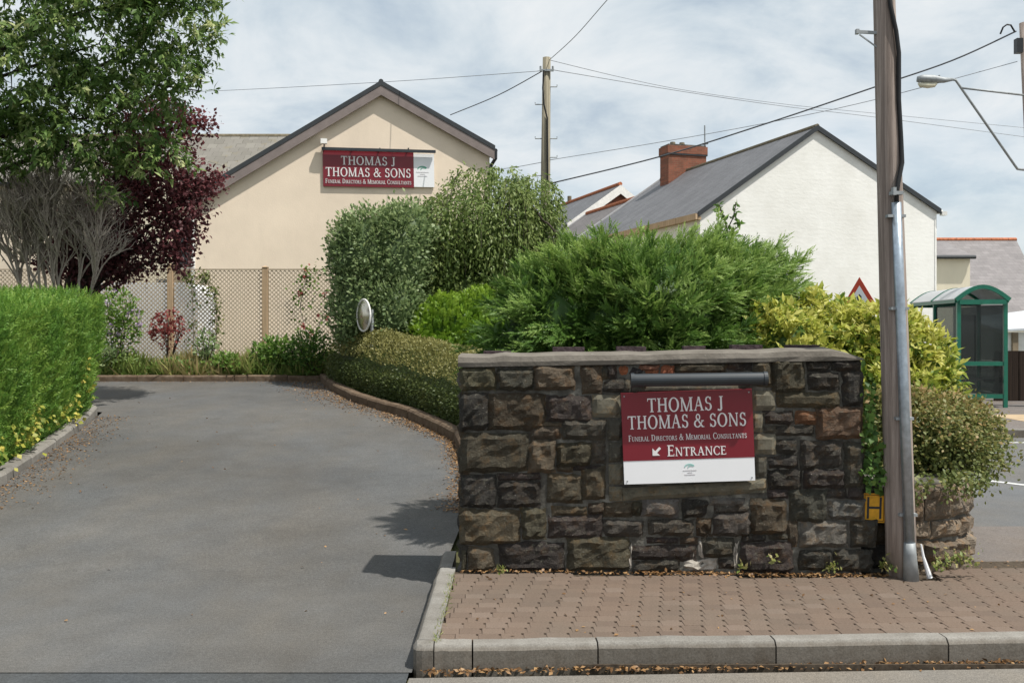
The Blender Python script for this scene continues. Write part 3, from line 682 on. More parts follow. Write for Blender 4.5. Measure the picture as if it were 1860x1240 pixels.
for h in (0.17, 0.16, 0.13, 0.24):
    s = 0.06 if r % 2 else 0.0
    while s < cs[-1] - 0.05:
        w = min(rt.uniform(0.13, 0.27), cs[-1] - s); a = cw(s); b = cw(s + w); t = nrm(b - a); nn = np.array([t[1], -t[0], 0]); r += 1
        tn = np.array([(.27, .215, .16), (.23, .185, .14), (.30, .25, .195), (.20, .16, .12)][rt.integers(0, 4)])
        stone_block(a + np.array([0, 0, z + 0.006]) - nn * 0.022 + t * 0.005, t, EZ, nn, np.linalg.norm(b - a) - 0.012, h - 0.014, 0.035 + 0.02 * sin(min(1, z / 0.4) * 3), tuple(tn), wall2, M_stone, 900 + r); s += w
    z += h

# ------------------------------------------------------------------ serif lettering
def arc(cx_, cy_, rx, ry, a0, a1, tv, th, n=18):
    """ring segment, tv thick at the sides and th thick at top and bottom (degrees)"""
    out = []
    for i in range(n):
        qd = []
        for a, s in ((a0 + (a1 - a0) * i / n, 1), (a0 + (a1 - a0) * (i + 1) / n, 1), (a0 + (a1 - a0) * (i + 1) / n, -1), (a0 + (a1 - a0) * i / n, -1)):
            a = radians(a); tt = (tv * cos(a) ** 2 + th * sin(a) ** 2) / 2 * s
            qd.append((cx_ + (rx - tv / 2 + tt) * cos(a), cy_ + (ry - th / 2 + tt) * sin(a)))
        out.append(qd)
    return out
def rect(x0, y0, x1, y1): return [[(x0, y0), (x1, y0), (x1, y1), (x0, y1)]]
def dg(x0, y0, x1, y1, w): return [[(x0 - w / 2, y0), (x0 + w / 2, y0), (x1 + w / 2, y1), (x1 - w / 2, y1)]]
K_, k_, sf = 0.162, 0.082, 0.06
def stem(x, w=K_, y0=0, y1=1, b=True, t=True):
    o = rect(x - w / 2, y0, x + w / 2, y1); e = 0.085
    if b: o += rect(x - w / 2 - e, y0, x + w / 2 + e, y0 + sf)
    if t: o += rect(x - w / 2 - e, y1 - sf, x + w / 2 + e, y1)
    return o
G = {
 'T': (0.82, rect(0.02, 1 - k_, 0.80, 1) + rect(0.02, 0.78, 0.075, 1) + rect(0.745, 0.78, 0.80, 1) + stem(0.41, t=False)),
 'H': (0.96, stem(0.19) + stem(0.77) + rect(0.19, 0.48, 0.77, 0.48 + k_)),
 'O': (0.98, arc(0.49, 0.5, 0.47, 0.53, 0, 360, K_ + 0.02, k_, 36)),
 'M': (1.16, stem(0.16, k_ + 0.02, t=False) + stem(0.98) + dg(0.58, 0.0, 0.17, 1, K_) + dg(0.58, 0.0, 0.96, 1, k_) + rect(0.02, 1 - sf, 0.2, 1)),
 'A': (0.90, dg(0.12, 0, 0.45, 1.02, k_) + dg(0.76, 0, 0.45, 1.02, K_) + rect(0.24, 0.33, 0.66, 0.33 + k_) + rect(0.0, 0, 0.25, sf) + rect(0.60, 0, 0.92, sf)),
 'S': (0.68, arc(0.34, 0.745, 0.27, 0.275, 15, 255, K_ - 0.02, k_) + arc(0.35, 0.27, 0.30, 0.29, -165, 90, K_, k_) + dg(0.42, 0.48, 0.26, 0.56, 0.2) + rect(0.54, 0.72, 0.59, 0.98) + rect(0.06, 0.02, 0.11, 0.28)),
 'J': (0.50, stem(0.32, b=False, y0=0.14) + arc(0.19, 0.15, 0.2175, 0.22, -125, 2, K_, 0.11, 10) + rect(0.0, -0.05, 0.13, 0.09)),
 '&': (1.0, arc(0.42, 0.77, 0.22, 0.25, 0, 360, 0.11, k_) + arc(0.36, 0.27, 0.35, 0.29, 60, 330, K_, k_) + dg(0.86, 0, 0.30, 0.68, K_) + dg(0.62, 0.1, 0.84, 0.5, k_) + rect(0.70, 0.46, 0.98, 0.46 + sf) + rect(0.76, 0, 1.0, sf)),
 'N': (0.98, stem(0.17, k_ + 0.01, t=False) + stem(0.82, k_ + 0.01, b=False) + dg(0.80, 0, 0.18, 1, K_) + rect(0.02, 1 - sf, 0.2, 1)),
 'E': (0.72, stem(0.18) + rect(0.18, 1 - k_, 0.64, 1) + rect(0.18, 0.49, 0.54, 0.49 + k_) + rect(0.18, 0, 0.68, k_) + rect(0.60, 0.80, 0.645, 1) + rect(0.645, 0, 0.69, 0.22) + rect(0.50, 0.41, 0.545, 0.63)),
 'R': (0.84, stem(0.18) + arc(0.33, 0.745, 0.29, 0.255, -90, 90, K_, k_) + rect(0.18, 1 - k_, 0.34, 1) + rect(0.18, 0.49, 0.34, 0.49 + k_) + dg(0.76, 0, 0.40, 0.51, K_) + rect(0.68, 0, 0.88, sf)),
 'C': (0.86, arc(0.49, 0.5, 0.46, 0.53, 42, 318, K_, k_, 26) + rect(0.78, 0.68, 0.83, 0.96) + rect(0.79, 0.06, 0.83, 0.28)),
 'D': (0.94, stem(0.18) + arc(0.38, 0.5, 0.50, 0.5, -90, 90, K_, k_) + rect(0.18, 1 - k_, 0.39, 1) + rect(0.18, 0, 0.39, k_)),
 'F': (0.68, stem(0.18) + rect(0.18, 1 - k_, 0.62, 1) + rect(0.18, 0.47, 0.52, 0.47 + k_) + rect(0.58, 0.78, 0.625, 1)),
 'U': (0.92, stem(0.18, b=False, y0=0.3) + stem(0.74, k_, b=False, y0=0.3) + arc(0.44, 0.32, 0.335, 0.34, 180, 360, 0.12, k_)),
 'L': (0.70, stem(0.18) + rect(0.18, 0, 0.66, k_) + rect(0.625, 0, 0.67, 0.24)),
 'I': (0.36, stem(0.18)),
 ' ': (0.36, []),
}
def lettering(words_, small=0.78):
    """words_: string; capitals full height, lower case drawn as small capitals -> polygons, width"""
    x = 0; out = []
    for ch in words_:
        sc = small if ch.islower() else 1.0; w, ps = G[ch.upper()]
        for p in ps: out.append([(x + a * sc, b * sc) for a, b in p])
        x += (w + 0.07) * sc
    return out, x - 0.07
def put_text(name, words_, org, eu, ez, en, cx_, cy_, cap, width, parent, mat, small=0.78, th=0.002, step=0.00012, bold=0.0):
    w = lettering(words_, small)[1]; sx_ = width / w; x = 0; tiny = len(words_) > 20; q = MB()
    for ch in words_:
        sc = small if ch.islower() else 1.0; gw, ps = G[ch.upper()]
        if not tiny: q = MB()
        for i, p in enumerate(ps):
            pts = [org + eu * (cx_ - width / 2 + (x + a * sc) * sx_) + ez * (cy_ + (b * sc - 0.5) * cap) + en * ((i % 9) * step) for a, b in p]
            q.prism(pts, en * th)
        if ps and not tiny: q.obj('letter', mat, parent)
        x += (gw + 0.07) * sc
    if tiny: tag(q.obj('small_lettering', mat, parent), kind='stuff')

# main entrance sign
rot = radians(2.2); d0 = wpt(0, 0, 0.05)
sc_ = hit(1249.5, 793, wpt(0, 0, 0.055), WN); SU = nrm(WU * cos(rot) + EZ * sin(rot)); SZ = nrm(EZ * cos(rot) - WU * sin(rot))
px_m = F / sc_[1]; SW, SH = 236 / px_m, 165.5 / px_m
sign = thing('entrance_sign', 'maroon and white entrance sign with arrow fixed on the dark stone wall', 'sign', sc_)
def sgn_panel(name, org, eu, ez, en, x0, x1, y0, y1, o0, o1, mat, parent):
    q = MB(); q.prism([org + eu * x0 + ez * y0 + en * o0, org + eu * x1 + ez * y0 + en * o0, org + eu * x1 + ez * y1 + en * o0, org + eu * x0 + ez * y1 + en * o0], en * (o1 - o0)); return q.obj(name, mat, parent)
sgn_panel('backing_tray', sc_, SU, SZ, WN, -SW / 2, SW / 2, -SH / 2, SH / 2, -0.045, 0.0, M_signwhite, sign)
ysp = SH / 2 - SH * 0.745
sgn_panel('maroon_panel', sc_, SU, SZ, WN, -SW / 2 - 0.001, SW / 2 + 0.001, ysp, SH / 2 + 0.001, -0.040, 0.002, M_maroon, sign)
def pm_(v): return v / px_m
def sy(py, px): return pm_(793 - py) - pm_(px - 1249.5) * math.tan(rot)
TH = 0.0022
put_text('lettering', 'THOMAS J', sc_ + WN * 0.0022, SU, SZ, WN, pm_(1246.5 - 1249.5), pm_(793 - 733.5), pm_(25), pm_(137), sign, M_letter)
put_text('lettering', 'THOMAS & SONS', sc_ + WN * 0.0022, SU, SZ, WN, pm_(-1), pm_(793 - 764), pm_(24), pm_(214), sign, M_letter)
put_text('lettering', 'Funeral Directors & Memorial Consultants', sc_ + WN * 0.0022, SU, SZ, WN, pm_(-1), pm_(793 - 792.5), pm_(11), pm_(213), sign, M_letter, 0.74)
put_text('lettering', 'Entrance', sc_ + WN * 0.0022, SU, SZ, WN, pm_(14.5), pm_(793 - 817), pm_(20), pm_(106), sign, M_letter, 0.78)
q = MB(); ac = np.array([pm_(-58), pm_(-25)]); a1 = np.array([-0.7071, -0.7071]); a2 = np.array([-0.7071, 0.7071]); L = pm_(10)
def s3(p, o=0.002): return sc_ + SU * p[0] + SZ * p[1] + WN * o
sh = [ac - a1 * L + a2 * L * 0.22, ac + a1 * L * 0.5 + a2 * L * 0.22, ac + a1 * L * 0.5 - a2 * L * 0.22, ac - a1 * L - a2 * L * 0.22]
q.prism([s3(p, 0.0026) for p in sh], WN * 0.002)
hd = [ac + a1 * L * 1.0, ac + a1 * L * 0.05 + a2 * L * 0.95, ac + a1 * L * 0.05 + a2 * L * 0.22 - a1 * 0, ac + a1 * L * 0.05 - a2 * L * 0.22, ac + a1 * L * 0.05 - a2 * L * 0.95]
q.prism([s3(p, 0.0030) for p in hd], WN * 0.002); q.obj('arrow', M_letter, sign)
def logo(org, eu, ez, en, cx_, cy_, s, parent, m1, m2, o=0.0008):
    q = MB()
    for p in arc(0, 0, 1.0, 0.62, 20, 185, 0.2, 0.22, 14) + arc(0.25, -0.05, 0.62, 0.36, 30, 200, 0.16, 0.16, 12): q.prism([org + eu * (cx_ + a * s) + ez * (cy_ + b * s) + en * (o + 0.0004 * (abs(a * 7 + b * 3) % 1)) for a, b in p], en * 0.001)
    q.obj('logo', m1, parent)
    q = MB()
    for (w, y) in ((1.3, -0.65), (0.5, -1.05), (1.0, -1.45)):
        q.prism([org + eu * (cx_ + a * s) + ez * (cy_ + (y + b) * s) + en * o for a, b in ((-w, -.07), (w, -.07), (w, .07), (-w, .07))], en * 0.001)
    tag(q.obj('print_lines', m2, parent), kind='stuff')
logo(sc_, SU, SZ, WN, pm_(1), pm_(793 - 847.5), pm_(9.5), sign, M_teal, M_faint)
for sx0 in (-1, 1):
    for sy0 in (-1, 1): q = MB(); q.tube([sc_ + SU * sx0 * (SW / 2 - 0.02) + SZ * sy0 * (SH / 2 - 0.02) + WN * 0.0, sc_ + SU * sx0 * (SW / 2 - 0.02) + SZ * sy0 * (SH / 2 - 0.02) + WN * 0.004], 0.005, 8); q.obj('screw_head', M_galv2, sign)
for sx0 in (-0.3, 0.3):
    q = MB(); q.prism([sc_ + SU * (sx0 - 0.02) + SZ * -0.2 - WN * 0.046, sc_ + SU * (sx0 + 0.02) + SZ * -0.2 - WN * 0.046, sc_ + SU * (sx0 + 0.02) + SZ * 0.2 - WN * 0.046, sc_ + SU * (sx0 - 0.02) + SZ * 0.2 - WN * 0.046], -WN * 0.03); q.obj('mounting_rail', M_galv2, sign)

# trough light over the sign
la = hit(1149, 690.5, wpt(0, 0, 0.118), WN); lb = hit(1390, 687.5, wpt(0, 0, 0.118), WN); lr = 0.042
lamp = thing('sign_light', 'dark grey tubular trough light mounted above the entrance sign', 'light', (la + lb) / 2)
ax = nrm(lb - la)
q = MB(); q.tube([la, la + ax * 0.006, lb - ax * 0.006, lb], [lr * 0.94, lr, lr, lr * 0.94], 20); q.obj('housing', M_charcoal, lamp, smooth=False)
for e_ in (la, lb): MB().tube([e_ - ax * 0.012, e_ + ax * 0.012], lr * 1.12, 20).obj('end_cap', M_charcoal, lamp)
for s in (0.09, 0.91):
    q = MB(); p = la + (lb - la) * s; q.tube([p + (0, 0, 0.02), p + (0, 0, 0.030) - WN * 0.05, p + (0, 0, 0.01) - WN * 0.113], 0.012, 8); q.box(p + (0, 0, 0.0) - WN * 0.110, (0.07, 0.015, 0.05), (WU, -WN, EZ)); q.obj('bracket', M_charcoal, lamp)

# hydrant marker plate
hp = hit(1588, 922, wpt(0, 0, -0.05), WN); hw, hh = 37 / (F / hp[1]), 53 / (F / hp[1])
hyd = thing('hydrant_plate', 'small yellow plate with black letter H low on the wall beside the pole', 'sign', hp)
HN = nrm(WN + WU * -0.12); HU = np.array([-HN[1], HN[0], 0]); HZv = nrm(EZ + HU * 0.03)
sgn_panel('plate', hp, HU, HZv, HN, -hw / 2, hw / 2, -hh / 2, hh / 2, -0.006, 0.0, M_yellow, hyd)
q = MB()
def hb(x0, x1, y0, y1, o=0.0):
    q.prism([hp + HU * (a * hw) + HZv * (b * hh) + HN * o for a, b in ((x0, y0), (x1, y0), (x1, y1), (x0, y1))], HN * 0.0012)
hb(-.34, -.24, -.37, .37); hb(.24, .34, -.37, .37); hb(-.24, .24, -.03, .05, 0.0)
q.obj('letter', M_black, hyd)
q = MB(); hb(-.46, .46, .43, .455); hb(-.46, .46, -.455, -.43); hb(-.46, -.43, -.43, .43); hb(.43, .46, -.43, .43); q.obj('border', plain('plate_border', (0.20, 0.09, 0.01), 0.6), hyd)
q = MB(); q.prism([hp + HU * a + HZv * b - HN * 0.007 for a, b in ((-.012, -.05), (.012, -.05), (.012, .05), (-.012, .05))], -HN * 0.04); q.obj('fixing', M_galv2, hyd)

# ------------------------------------------------------------------ poles, lamp and wires
b0 = P(1638, 1046, 6.400); b0[2] = 0.09; t0 = P(1606, 0, 6.400); dirp = (t0 - b0) / (t0[2] - b0[2])
pole = thing('telegraph_pole', 'thick weathered wooden pole with galvanised cable guard beside the stone wall', 'pole', b0)
q = MB(); hs = [-0.1, 0.5, 1.2, 2.0, 3.0, 4.0, 5.5, 7.6]; q.tube([b0 + dirp * h for h in hs], [0.098, 0.094, 0.090, 0.084, 0.075, 0.067, 0.06, 0.055], 20)
q.obj('pole_shaft', M_pole, pole, smooth=True)
gp = [P(1628, 368, 6.305), P(1634, 530, 6.295), P(1640.5, 690, 6.285), P(1652, 985, 6.275)]
gp.append(gp[-1] + (gp[-1] - gp[-2]) * 0.12); gb = P(1655, 1050, 6.270); gb[2] = 0.115
q = MB(); q.tube([gp[0], gp[1], gp[2], gp[3]], [0.031, 0.031, 0.032, 0.033], 14); q.obj('cable_guard', M_galv, pole, smooth=True)
q = MB(); q.tube([gp[3], gp[3] * 0.7 + gb * 0.3, gb], [0.036, 0.04, 0.05], 14); q.obj('guard_foot', M_galv2, pole, smooth=True)
q = MB()
for py, px in ((392, 1629), (560, 1635), (760, 1643.5), (935, 1650)):
    c = P(px, py, 6.290); MB().box(c + (0, 0.02, 0), (0.115, 0.05, 0.018)).obj('strap', M_galv2, pole)
cab = [P(1611, -60, 6.320), P(1617, 10, 6.320), P(1627, 55, 6.320), P(1632, 95, 6.330), P(1632, 180, 6.330), P(1636, 250, 6.330), P(1638, 295, 6.320), P(1631, 330, 6.300), P(1628, 352, 6.290), P(1628, 375, 6.290)]
q = MB(); q.tube(cab, 0.013, 8); q.obj('cable', M_cable, pole, smooth=True)
q = MB(); q.tube([p + (0.016, 0.02, 0.0) for p in cab], 0.009, 6); q.obj('cable', M_cable, pole, smooth=True)
q = MB(); c = P(1628, 351, 6.285); q.box(c, (0.075, 0.05, 0.022)); q.box(c + (-0.02, -0.01, 0.01), (0.02, 0.04, 0.05)); q.obj('clamp', M_galv2, pole)
q = MB(); q.bar(P(1557, 58, 6.380), P(1592, 60, 6.380), 0.012, 0.02); q.bar(P(1561, 63, 6.380), P(1594, 87, 6.380), 0.008, 0.008); q.box(P(1557, 58, 6.380), (0.02, 0.03, 0.03)); q.obj('step_bracket', M_galv2, pole)
q = MB(); q.tube([P(1673, 988, 6.340), P(1677, 1010, 6.335), P(1689, 1049, 6.320)], [0.006, 0.010, 0.019], 8); q.obj('earth_guard', M_signwhite, pole)

b1 = np.array([P(989, 340, 24)[0] - 0.02, 24.0, 0.7]); t1 = P(993, 105, 24)
pole2 = thing('telegraph_pole', 'pale lichened pole standing behind the green bushes between the two gables', 'pole', b1)
q = MB(); q.tube([b1, b1 * 0.5 + t1 * 0.5, t1], [0.14, 0.125, 0.098], 14); q.obj('pole_shaft', M_pole2, pole2, smooth=True)
for px, py, s in ((1003, 158, 1), (980, 190, -1), (1006, 252, 1), (978, 252, -1), (1006, 286, 1), (978, 319, -1)):
    q = MB(); c = P(992 + 5 * s, py, 23.95); q.tube([c, c + (0.2 * s, 0, 0), c + (0.2 * s, 0, 0.05)], 0.014, 6); q.obj('step_iron', M_galv2, pole2)
q = MB(); c = P(993, 128, 23.9); q.box(c, (0.34, 0.05, 0.05)); q.tube([c + (-0.15, 0, 0), c + (-0.15, 0, 0.1)], 0.025, 8); q.tube([c + (0.15, 0, 0), c + (0.15, 0, 0.1)], 0.025, 8); q.obj('wire_bracket', M_galv2, pole2)
q = MB(); q.tube([P(988, 128, 23.88), P(986, 160, 23.87), P(988, 190, 23.86), P(994, 215, 23.86), P(995, 340, 23.86)], 0.022, 6); q.obj('cable', M_cable, pole2)

b2 = np.array([P(1897, 735, 20.5)[0], 20.5, 0.1]); t2 = P(1862, 42, 20.5)
pole3 = thing('telegraph_pole', 'dark brown pole at the picture edge holding the street lamp arm', 'pole', b2)
q = MB(); q.tube([b2, t2], [0.15, 0.115], 14); q.obj('pole_shaft', M_pole, pole3, smooth=True)
q = MB(); q.box(P(1850, 84, 20.4), (0.13, 0.14, 0.30)); q.obj('terminal_box', M_black, pole3)
q = MB(); q.tube([P(1843, 58, 20.4), P(1836, 46, 20.4), P(1829, 45, 20.4), P(1822, 50, 20.4), P(1817, 62, 20.4)], 0.018, 6); q.obj('cable_loop', M_cable, pole3, smooth=True)
sl = thing('street_lamp', 'grey street lantern with pale bowl on a bracket arm from the dark pole', 'street lamp', P(1700, 150, 19.9))
d_ = 19.9
q = MB(); pts = [P(1667, 149, d_), P(1669, 144, d_), P(1676, 143.5, d_), P(1695, 144, d_), P(1715, 146, d_), P(1731, 144.5, d_)]
q.tube(pts, [0.03, 0.065, 0.085, 0.085, 0.055, 0.03], 14); q.obj('lantern', M_galv2, sl, smooth=True)
q = MB(); pts = [P(1668, 151, d_), P(1672, 154.5, d_), P(1685, 155.5, d_), P(1697, 154.5, d_), P(1702, 151, d_)]
q.tube(pts, [0.02, 0.05, 0.06, 0.05, 0.02], 12); q.obj('lamp_bowl', M_lamp, sl, smooth=True)
q = MB(); q.tube([P(1728, 144.5, d_), P(1736, 146, d_), P(1741, 153, d_), P(1843, 300, 20.2), P(1848, 307, 20.3), P(1872, 310, 20.5)], 0.026, 8); q.tube([P(1747, 160, d_), P(1868, 174, 20.5)], 0.022, 8); q.obj('bracket_arm', M_galv2, sl, smooth=True)
q = MB(); q.tube([P(1706, 143, d_), P(1706, 137, d_)], 0.02, 6); q.obj('photocell', M_galv2, sl)
def wire(label, pts, r, mat, group='overhead wires between the poles'):
    P3 = [P(*p) for p in pts]; out = []
    for i in range(len(P3) - 1):                         # smooth curve through the points
        p0 = P3[max(i - 1, 0)]; p1 = P3[i]; p2 = P3[i + 1]; p3 = P3[min(i + 2, len(P3) - 1)]
        for k in range(6):
            t = k / 6; out.append(0.5 * ((2 * p1) + (p2 - p0) * t + (2 * p0 - 5 * p1 + 4 * p2 - p3) * t * t + (3 * p1 - p0 - 3 * p2 + p3) * t ** 3))
    out.append(P3[-1]); q = MB(); q.tube(out, r, 6)
    return tag(q.obj('overhead_wire', mat, base=P3[0], smooth=True), label, 'wire', group)
wire('thickest black wire, rising from the pale pole to the top of the dark edge pole', [(997, 334, 24), (1201, 284, 23), (1400, 222, 22), (1590, 158, 21.2), (1730, 110, 20.7), (1846, 57, 20.4)], 0.017, M_wire)
wire('thin pale wire just above the thick black one, ending below the dark pole box', [(997, 291, 24), (1201, 258, 23), (1400, 222, 22), (1590, 181, 21.2), (1848, 112, 20.4)], 0.008, M_thin_wire)
wire('upper of the two faint wires sagging from the pale pole over the white house', [(997, 109, 24), (1130, 141, 26), (1250, 165, 28), (1430, 190, 31), (1590, 206, 33), (1900, 236, 36)], 0.0085, M_thin_wire)
wire('lower of the two faint wires sagging from the pale pole over the white house', [(1003, 127, 24), (1250, 168, 28), (1430, 194, 31), (1590, 213, 33), (1900, 254, 36)], 0.0095, M_thin_wire)
wire('short dark wire from the pale pole down to the cream gable roof', [(984, 130, 24), (905, 173, 25.3), (818, 209, 26.6)], 0.012, M_wire)
wire('faint level wire running from the pale pole over the cream roof into the big tree', [(984, 129, 24), (700, 149, 27), (375, 166, 30), (150, 172, 32)], 0.008, M_thin_wire)
wire('faint wire climbing steeply from the pale pole out of the top of the picture', [(997, 110, 24), (1045, 66, 22), (1105, -2, 20), (1160, -60, 18.5)], 0.009, M_thin_wire)
wire('short faint wire at mid height of the pale pole above the weeping tree', [(984, 295, 24), (940, 303, 24.8), (897, 309, 25.6)], 0.008, M_thin_wire)

# ------------------------------------------------------------------ houses
def gable_house(A, t, b, L, left, right, zb, wall_mat, roof_mat, root, over=0.3, thick=0.11, wall_in=0.12, sidewall=None):
    """A: front end of the ridge; t: along the gable to the right; b: back along the ridge; left/right: (half width, eave height)"""
    n = -b; up = np.array([0, 0, 1.0])
    (wl, zl), (wr, zr) = left, right; g = A - n * over
    sl_l = (A[2] - zl) / wl; sl_r = (A[2] - zr) / wr
    def gp_(u, z): return np.array([g[0], g[1], 0]) + t * u + up * z
    il, ir = wl - wall_in, wr - wall_in
    poly = [gp_(-il, zb), gp_(ir, zb), gp_(ir, A[2] - thick - sl_r * ir), gp_(0, A[2] - thick), gp_(-il, A[2] - thick - sl_l * il)]
    q = MB(); q.prism(poly, b * (L - over)); q.obj('wall', wall_mat, root)
    for s, w, z in ((-1, wl, zl), (1, wr, zr)):
        q = MB(); e = A + t * s * w; e[2] = z; r = A.copy()
        dn = np.array([0, 0, -thick])
        q.prism([r, e, e + dn, r + dn], b * (L + 0.1)); q.obj('roof', roof_mat, root)
    return gp_
cA = P(692, 149, 26.65); phc = radians(14); tx = np.array([cos(phc), sin(phc), 0]); by = np.array([-sin(phc), cos(phc), 0])
Lx, Rx = hit(340, 358, cA, -by), hit(899, 267, cA, -by)
def wc(px, py, o=0.0): return hit(px, py, cA + by * (0.15 - o), -by)
UZ = np.array([0, 0, 1.0])
cream = thing('cream_house', 'cream rendered gable house with the upper maroon sign on its wall', 'house', (cA[0], 27.0, 0.8))
gable_house(cA, tx, by, 9.5, (-float(np.dot(Lx - cA, tx)), Lx[2]), (float(np.dot(Rx - cA, tx)), Rx[2]), 0.6, M_cream, M_slate, cream, 0.15, 0.10, 0.12)
for E in (Lx, Rx):
    e = nrm(E - cA); dn = np.array([0, 0, -1.0]); q = MB()
    q.prism([cA + dn * 0.10 - by * 0.03, E + dn * 0.10 - by * 0.03, E + dn * 0.36 - by * 0.03, cA + dn * 0.36 - by * 0.03], by * 0.06); q.obj('bargeboard', M_barge, cream)
    q = MB(); q.prism([cA - by * .045 + (0, 0, 0.035), E - by * .045 + (0, 0, 0.035), E - by * .045 + (0, 0, -0.095), cA - by * .045 + (0, 0, -0.095)], by * 0.05); q.obj('verge_slate', M_slate_edge, cream)
    q = MB(); q.prism([cA + dn * 0.115 + by * 0.035, E + dn * 0.115 + by * 0.035, E + dn * 0.15 + by * 0.035, cA + dn * 0.15 + by * 0.035], by * 0.11); q.obj('soffit', M_barge, cream)
q = MB(); q.tube([Rx + (0.02, 0, -0.10), Rx + by * 9 + (0.02, 0, -0.10)], 0.06, 8); q.obj('gutter', M_black, cream)
q = MB(); q.tube([Rx + tx * .02 + (0, 0, -0.12), Rx + tx * .02 + (0, 0, -0.32), Rx - tx * .08 + by * .12 + (0, 0, -0.50), Rx - tx * .10 + by * .14 + (0, 0, -0.7), Rx - tx * .10 + by * .14 + (0, 0, -5.6)], 0.05, 8); q.obj('downpipe', M_black, cream)
q = MB(); xw = wc(351, 480); q.tube([xw * (1, 1, 0) + (0, 0, 0.8), xw * (1, 1, 0) + (0, 0, 4.75)], 0.055, 8); q.obj('downpipe', M_whitep, cream)
q = MB(); q.tube([cA - by * .02 + (0, 0, 0.01), cA + by * 9.5 + (0, 0, 0.01)], 0.07, 8); q.obj('ridge', M_slate_edge, cream)
# sign on the cream gable
c2 = wc(689.5, 307.5, 0.07); EN = -by; rr2 = radians(1.0); EU2 = nrm(tx * cos(rr2) + UZ * sin(rr2)); EZ2 = nrm(UZ * cos(rr2) - tx * sin(rr2))
pxm = 202.0 / float(np.dot(wc(790, 306, 0.07) - wc(588, 306, 0.07), tx))
us = thing('gable_sign', 'wide maroon and white name board high on the cream gable', 'sign', c2)
def m2(v): return v / pxm
sgn_panel('maroon_panel', c2, EU2, EZ2, EN, m2(588 - 689.5), m2(752 - 689.5), m2(-32.5), m2(31.5), -0.05, 0.0, M_maroon, us)
sgn_panel('white_panel', c2, EU2, EZ2, EN, m2(752 - 689.5) + 0.002, m2(790 - 689.5), m2(-31), m2(30), -0.05, 0.0, M_signwhite, us)
put_text('lettering', 'THOMAS J', c2, EU2, EZ2, EN, m2(669 - 689.5), m2(307.5 - 293), m2(15.5), m2(98), us, M_letter, 0.78, 0.01, 0.0006)
put_text('lettering', 'THOMAS & SONS', c2, EU2, EZ2, EN, m2(669.5 - 689.5), m2(307.5 - 314), m2(16), m2(154), us, M_letter, 0.78, 0.01, 0.0006)
put_text('lettering', 'Funeral Directors & Memorial Consultants', c2, EU2, EZ2, EN, m2(669.5 - 689.5), m2(307.5 - 330.5), m2(8), m2(155), us, M_letter, 0.76, 0.01, 0.0006)
logo(c2, EU2, EZ2, EN, m2(768 - 689.5), m2(2), m2(9), us, M_tealdark, M_faint, 0.004)
l2 = wc(689, 273, 0.18)
gl = thing('gable_light', 'slim dark strip light along the top of the upper sign', 'light', l2)
q = MB(); q.box(l2, (m2(206), 0.09, 0.075), (EU2, -EN, EZ2)); q.obj('housing', M_charcoal, gl)
for px in (640, 690, 742):
    q = MB(); q.bar(wc(px, 270.5, 0.18), wc(px, 269.5, 0.0), 0.03, 0.03); q.obj('arm', M_charcoal, gl)
fl = thing('floodlight', 'small white floodlight box beside the upper corner of the gable sign', 'light', wc(588, 258, 0.2))
q = MB(); q.box(wc(588, 257, 0.2), (0.17, 0.16, 0.13), (tx, by, UZ)); q.obj('housing', M_whitep, fl)
q = MB(); q.tube([wc(588, 257, 0.2), wc(589, 263, 0.08), wc(589, 266, 0.0)], 0.025, 6); q.obj('bracket', M_galv2, fl)

# wing behind, with slates
wing = thing('cream_wing', 'lower slate roofed wing behind the cream gable, half hidden by the purple maple', 'house', (-11, 29.5, 0.8))
rz_, ry_ = P(400, 248, 31.6)[2], 31.6; ez_, ey_ = P(350, 333, 29.0)[2], 29.0
q = MB(); q.prism([(-16, 29.25, 0.6), (-7.0, 29.25, 0.6), (-7.0, 29.25, ez_ - 0.02), (-16, 29.25, ez_ - 0.02)], (0, 4.5, 0)); q.obj('wall', M_cream, wing)
q = MB(); q.prism([(-16.2, ey_, ez_ - 0.05), (-16.2, ry_, rz_ - 0.05), (-16.2, 2 * ry_ - ey_, ez_ - 0.05)], (10.4, 0, 0)); rf = q.obj('roof', M_oldslate, wing)
sv = nrm(np.array([0, ry_ - ey_, rz_ - ez_])); sn = np.array([0, -sv[2], sv[1]]); SLn = np.linalg.norm([ry_ - ey_, rz_ - ez_])
sw, srow = 0.30, SLn / 11; sm = bpy.data.meshes.new('slate')
qq = MB(); qq.prism([(-sw / 2 + .004, 0, 0), (sw / 2 - .004, 0, 0), (sw / 2 - .004, sv[1] * srow * 1.25, sv[2] * srow * 1.25), (-sw / 2 + .004, sv[1] * srow * 1.25, sv[2] * srow * 1.25)], sn * 0.014)
sm.from_pydata(qq.v, [], qq.f); sm.materials.append(M_oldslate); rs = np.random.default_rng(8)
for r in range(11):
    for kx in range(19):
        x = -11.6 + kx * sw + (sw / 2 if r % 2 else 0)
        if x > -6.2: continue
        c = np.array([x, ey_, ez_]) + sv * (r * srow - 0.03 + rs.normal(0, 0.006)) + sn * (0.012 + 0.001 * (kx % 2) + rs.uniform(0, 0.006))
        link('slate', sm, rf, c - np.array(rf.location) - np.array(wing.location), 0)
q = MB(); q.tube([(-16.2, ry_, rz_ + 0.0), (-5.8, ry_, rz_ + 0.0)], 0.085, 8); q.obj('ridge', M_ridge_grey, wing)
q = MB(); q.tube([(-16.2, ey_ - 0.05, ez_ - 0.03), (-8.6, ey_ - 0.05, ez_ - 0.03)], 0.065, 8); q.obj('gutter', M_black, wing)
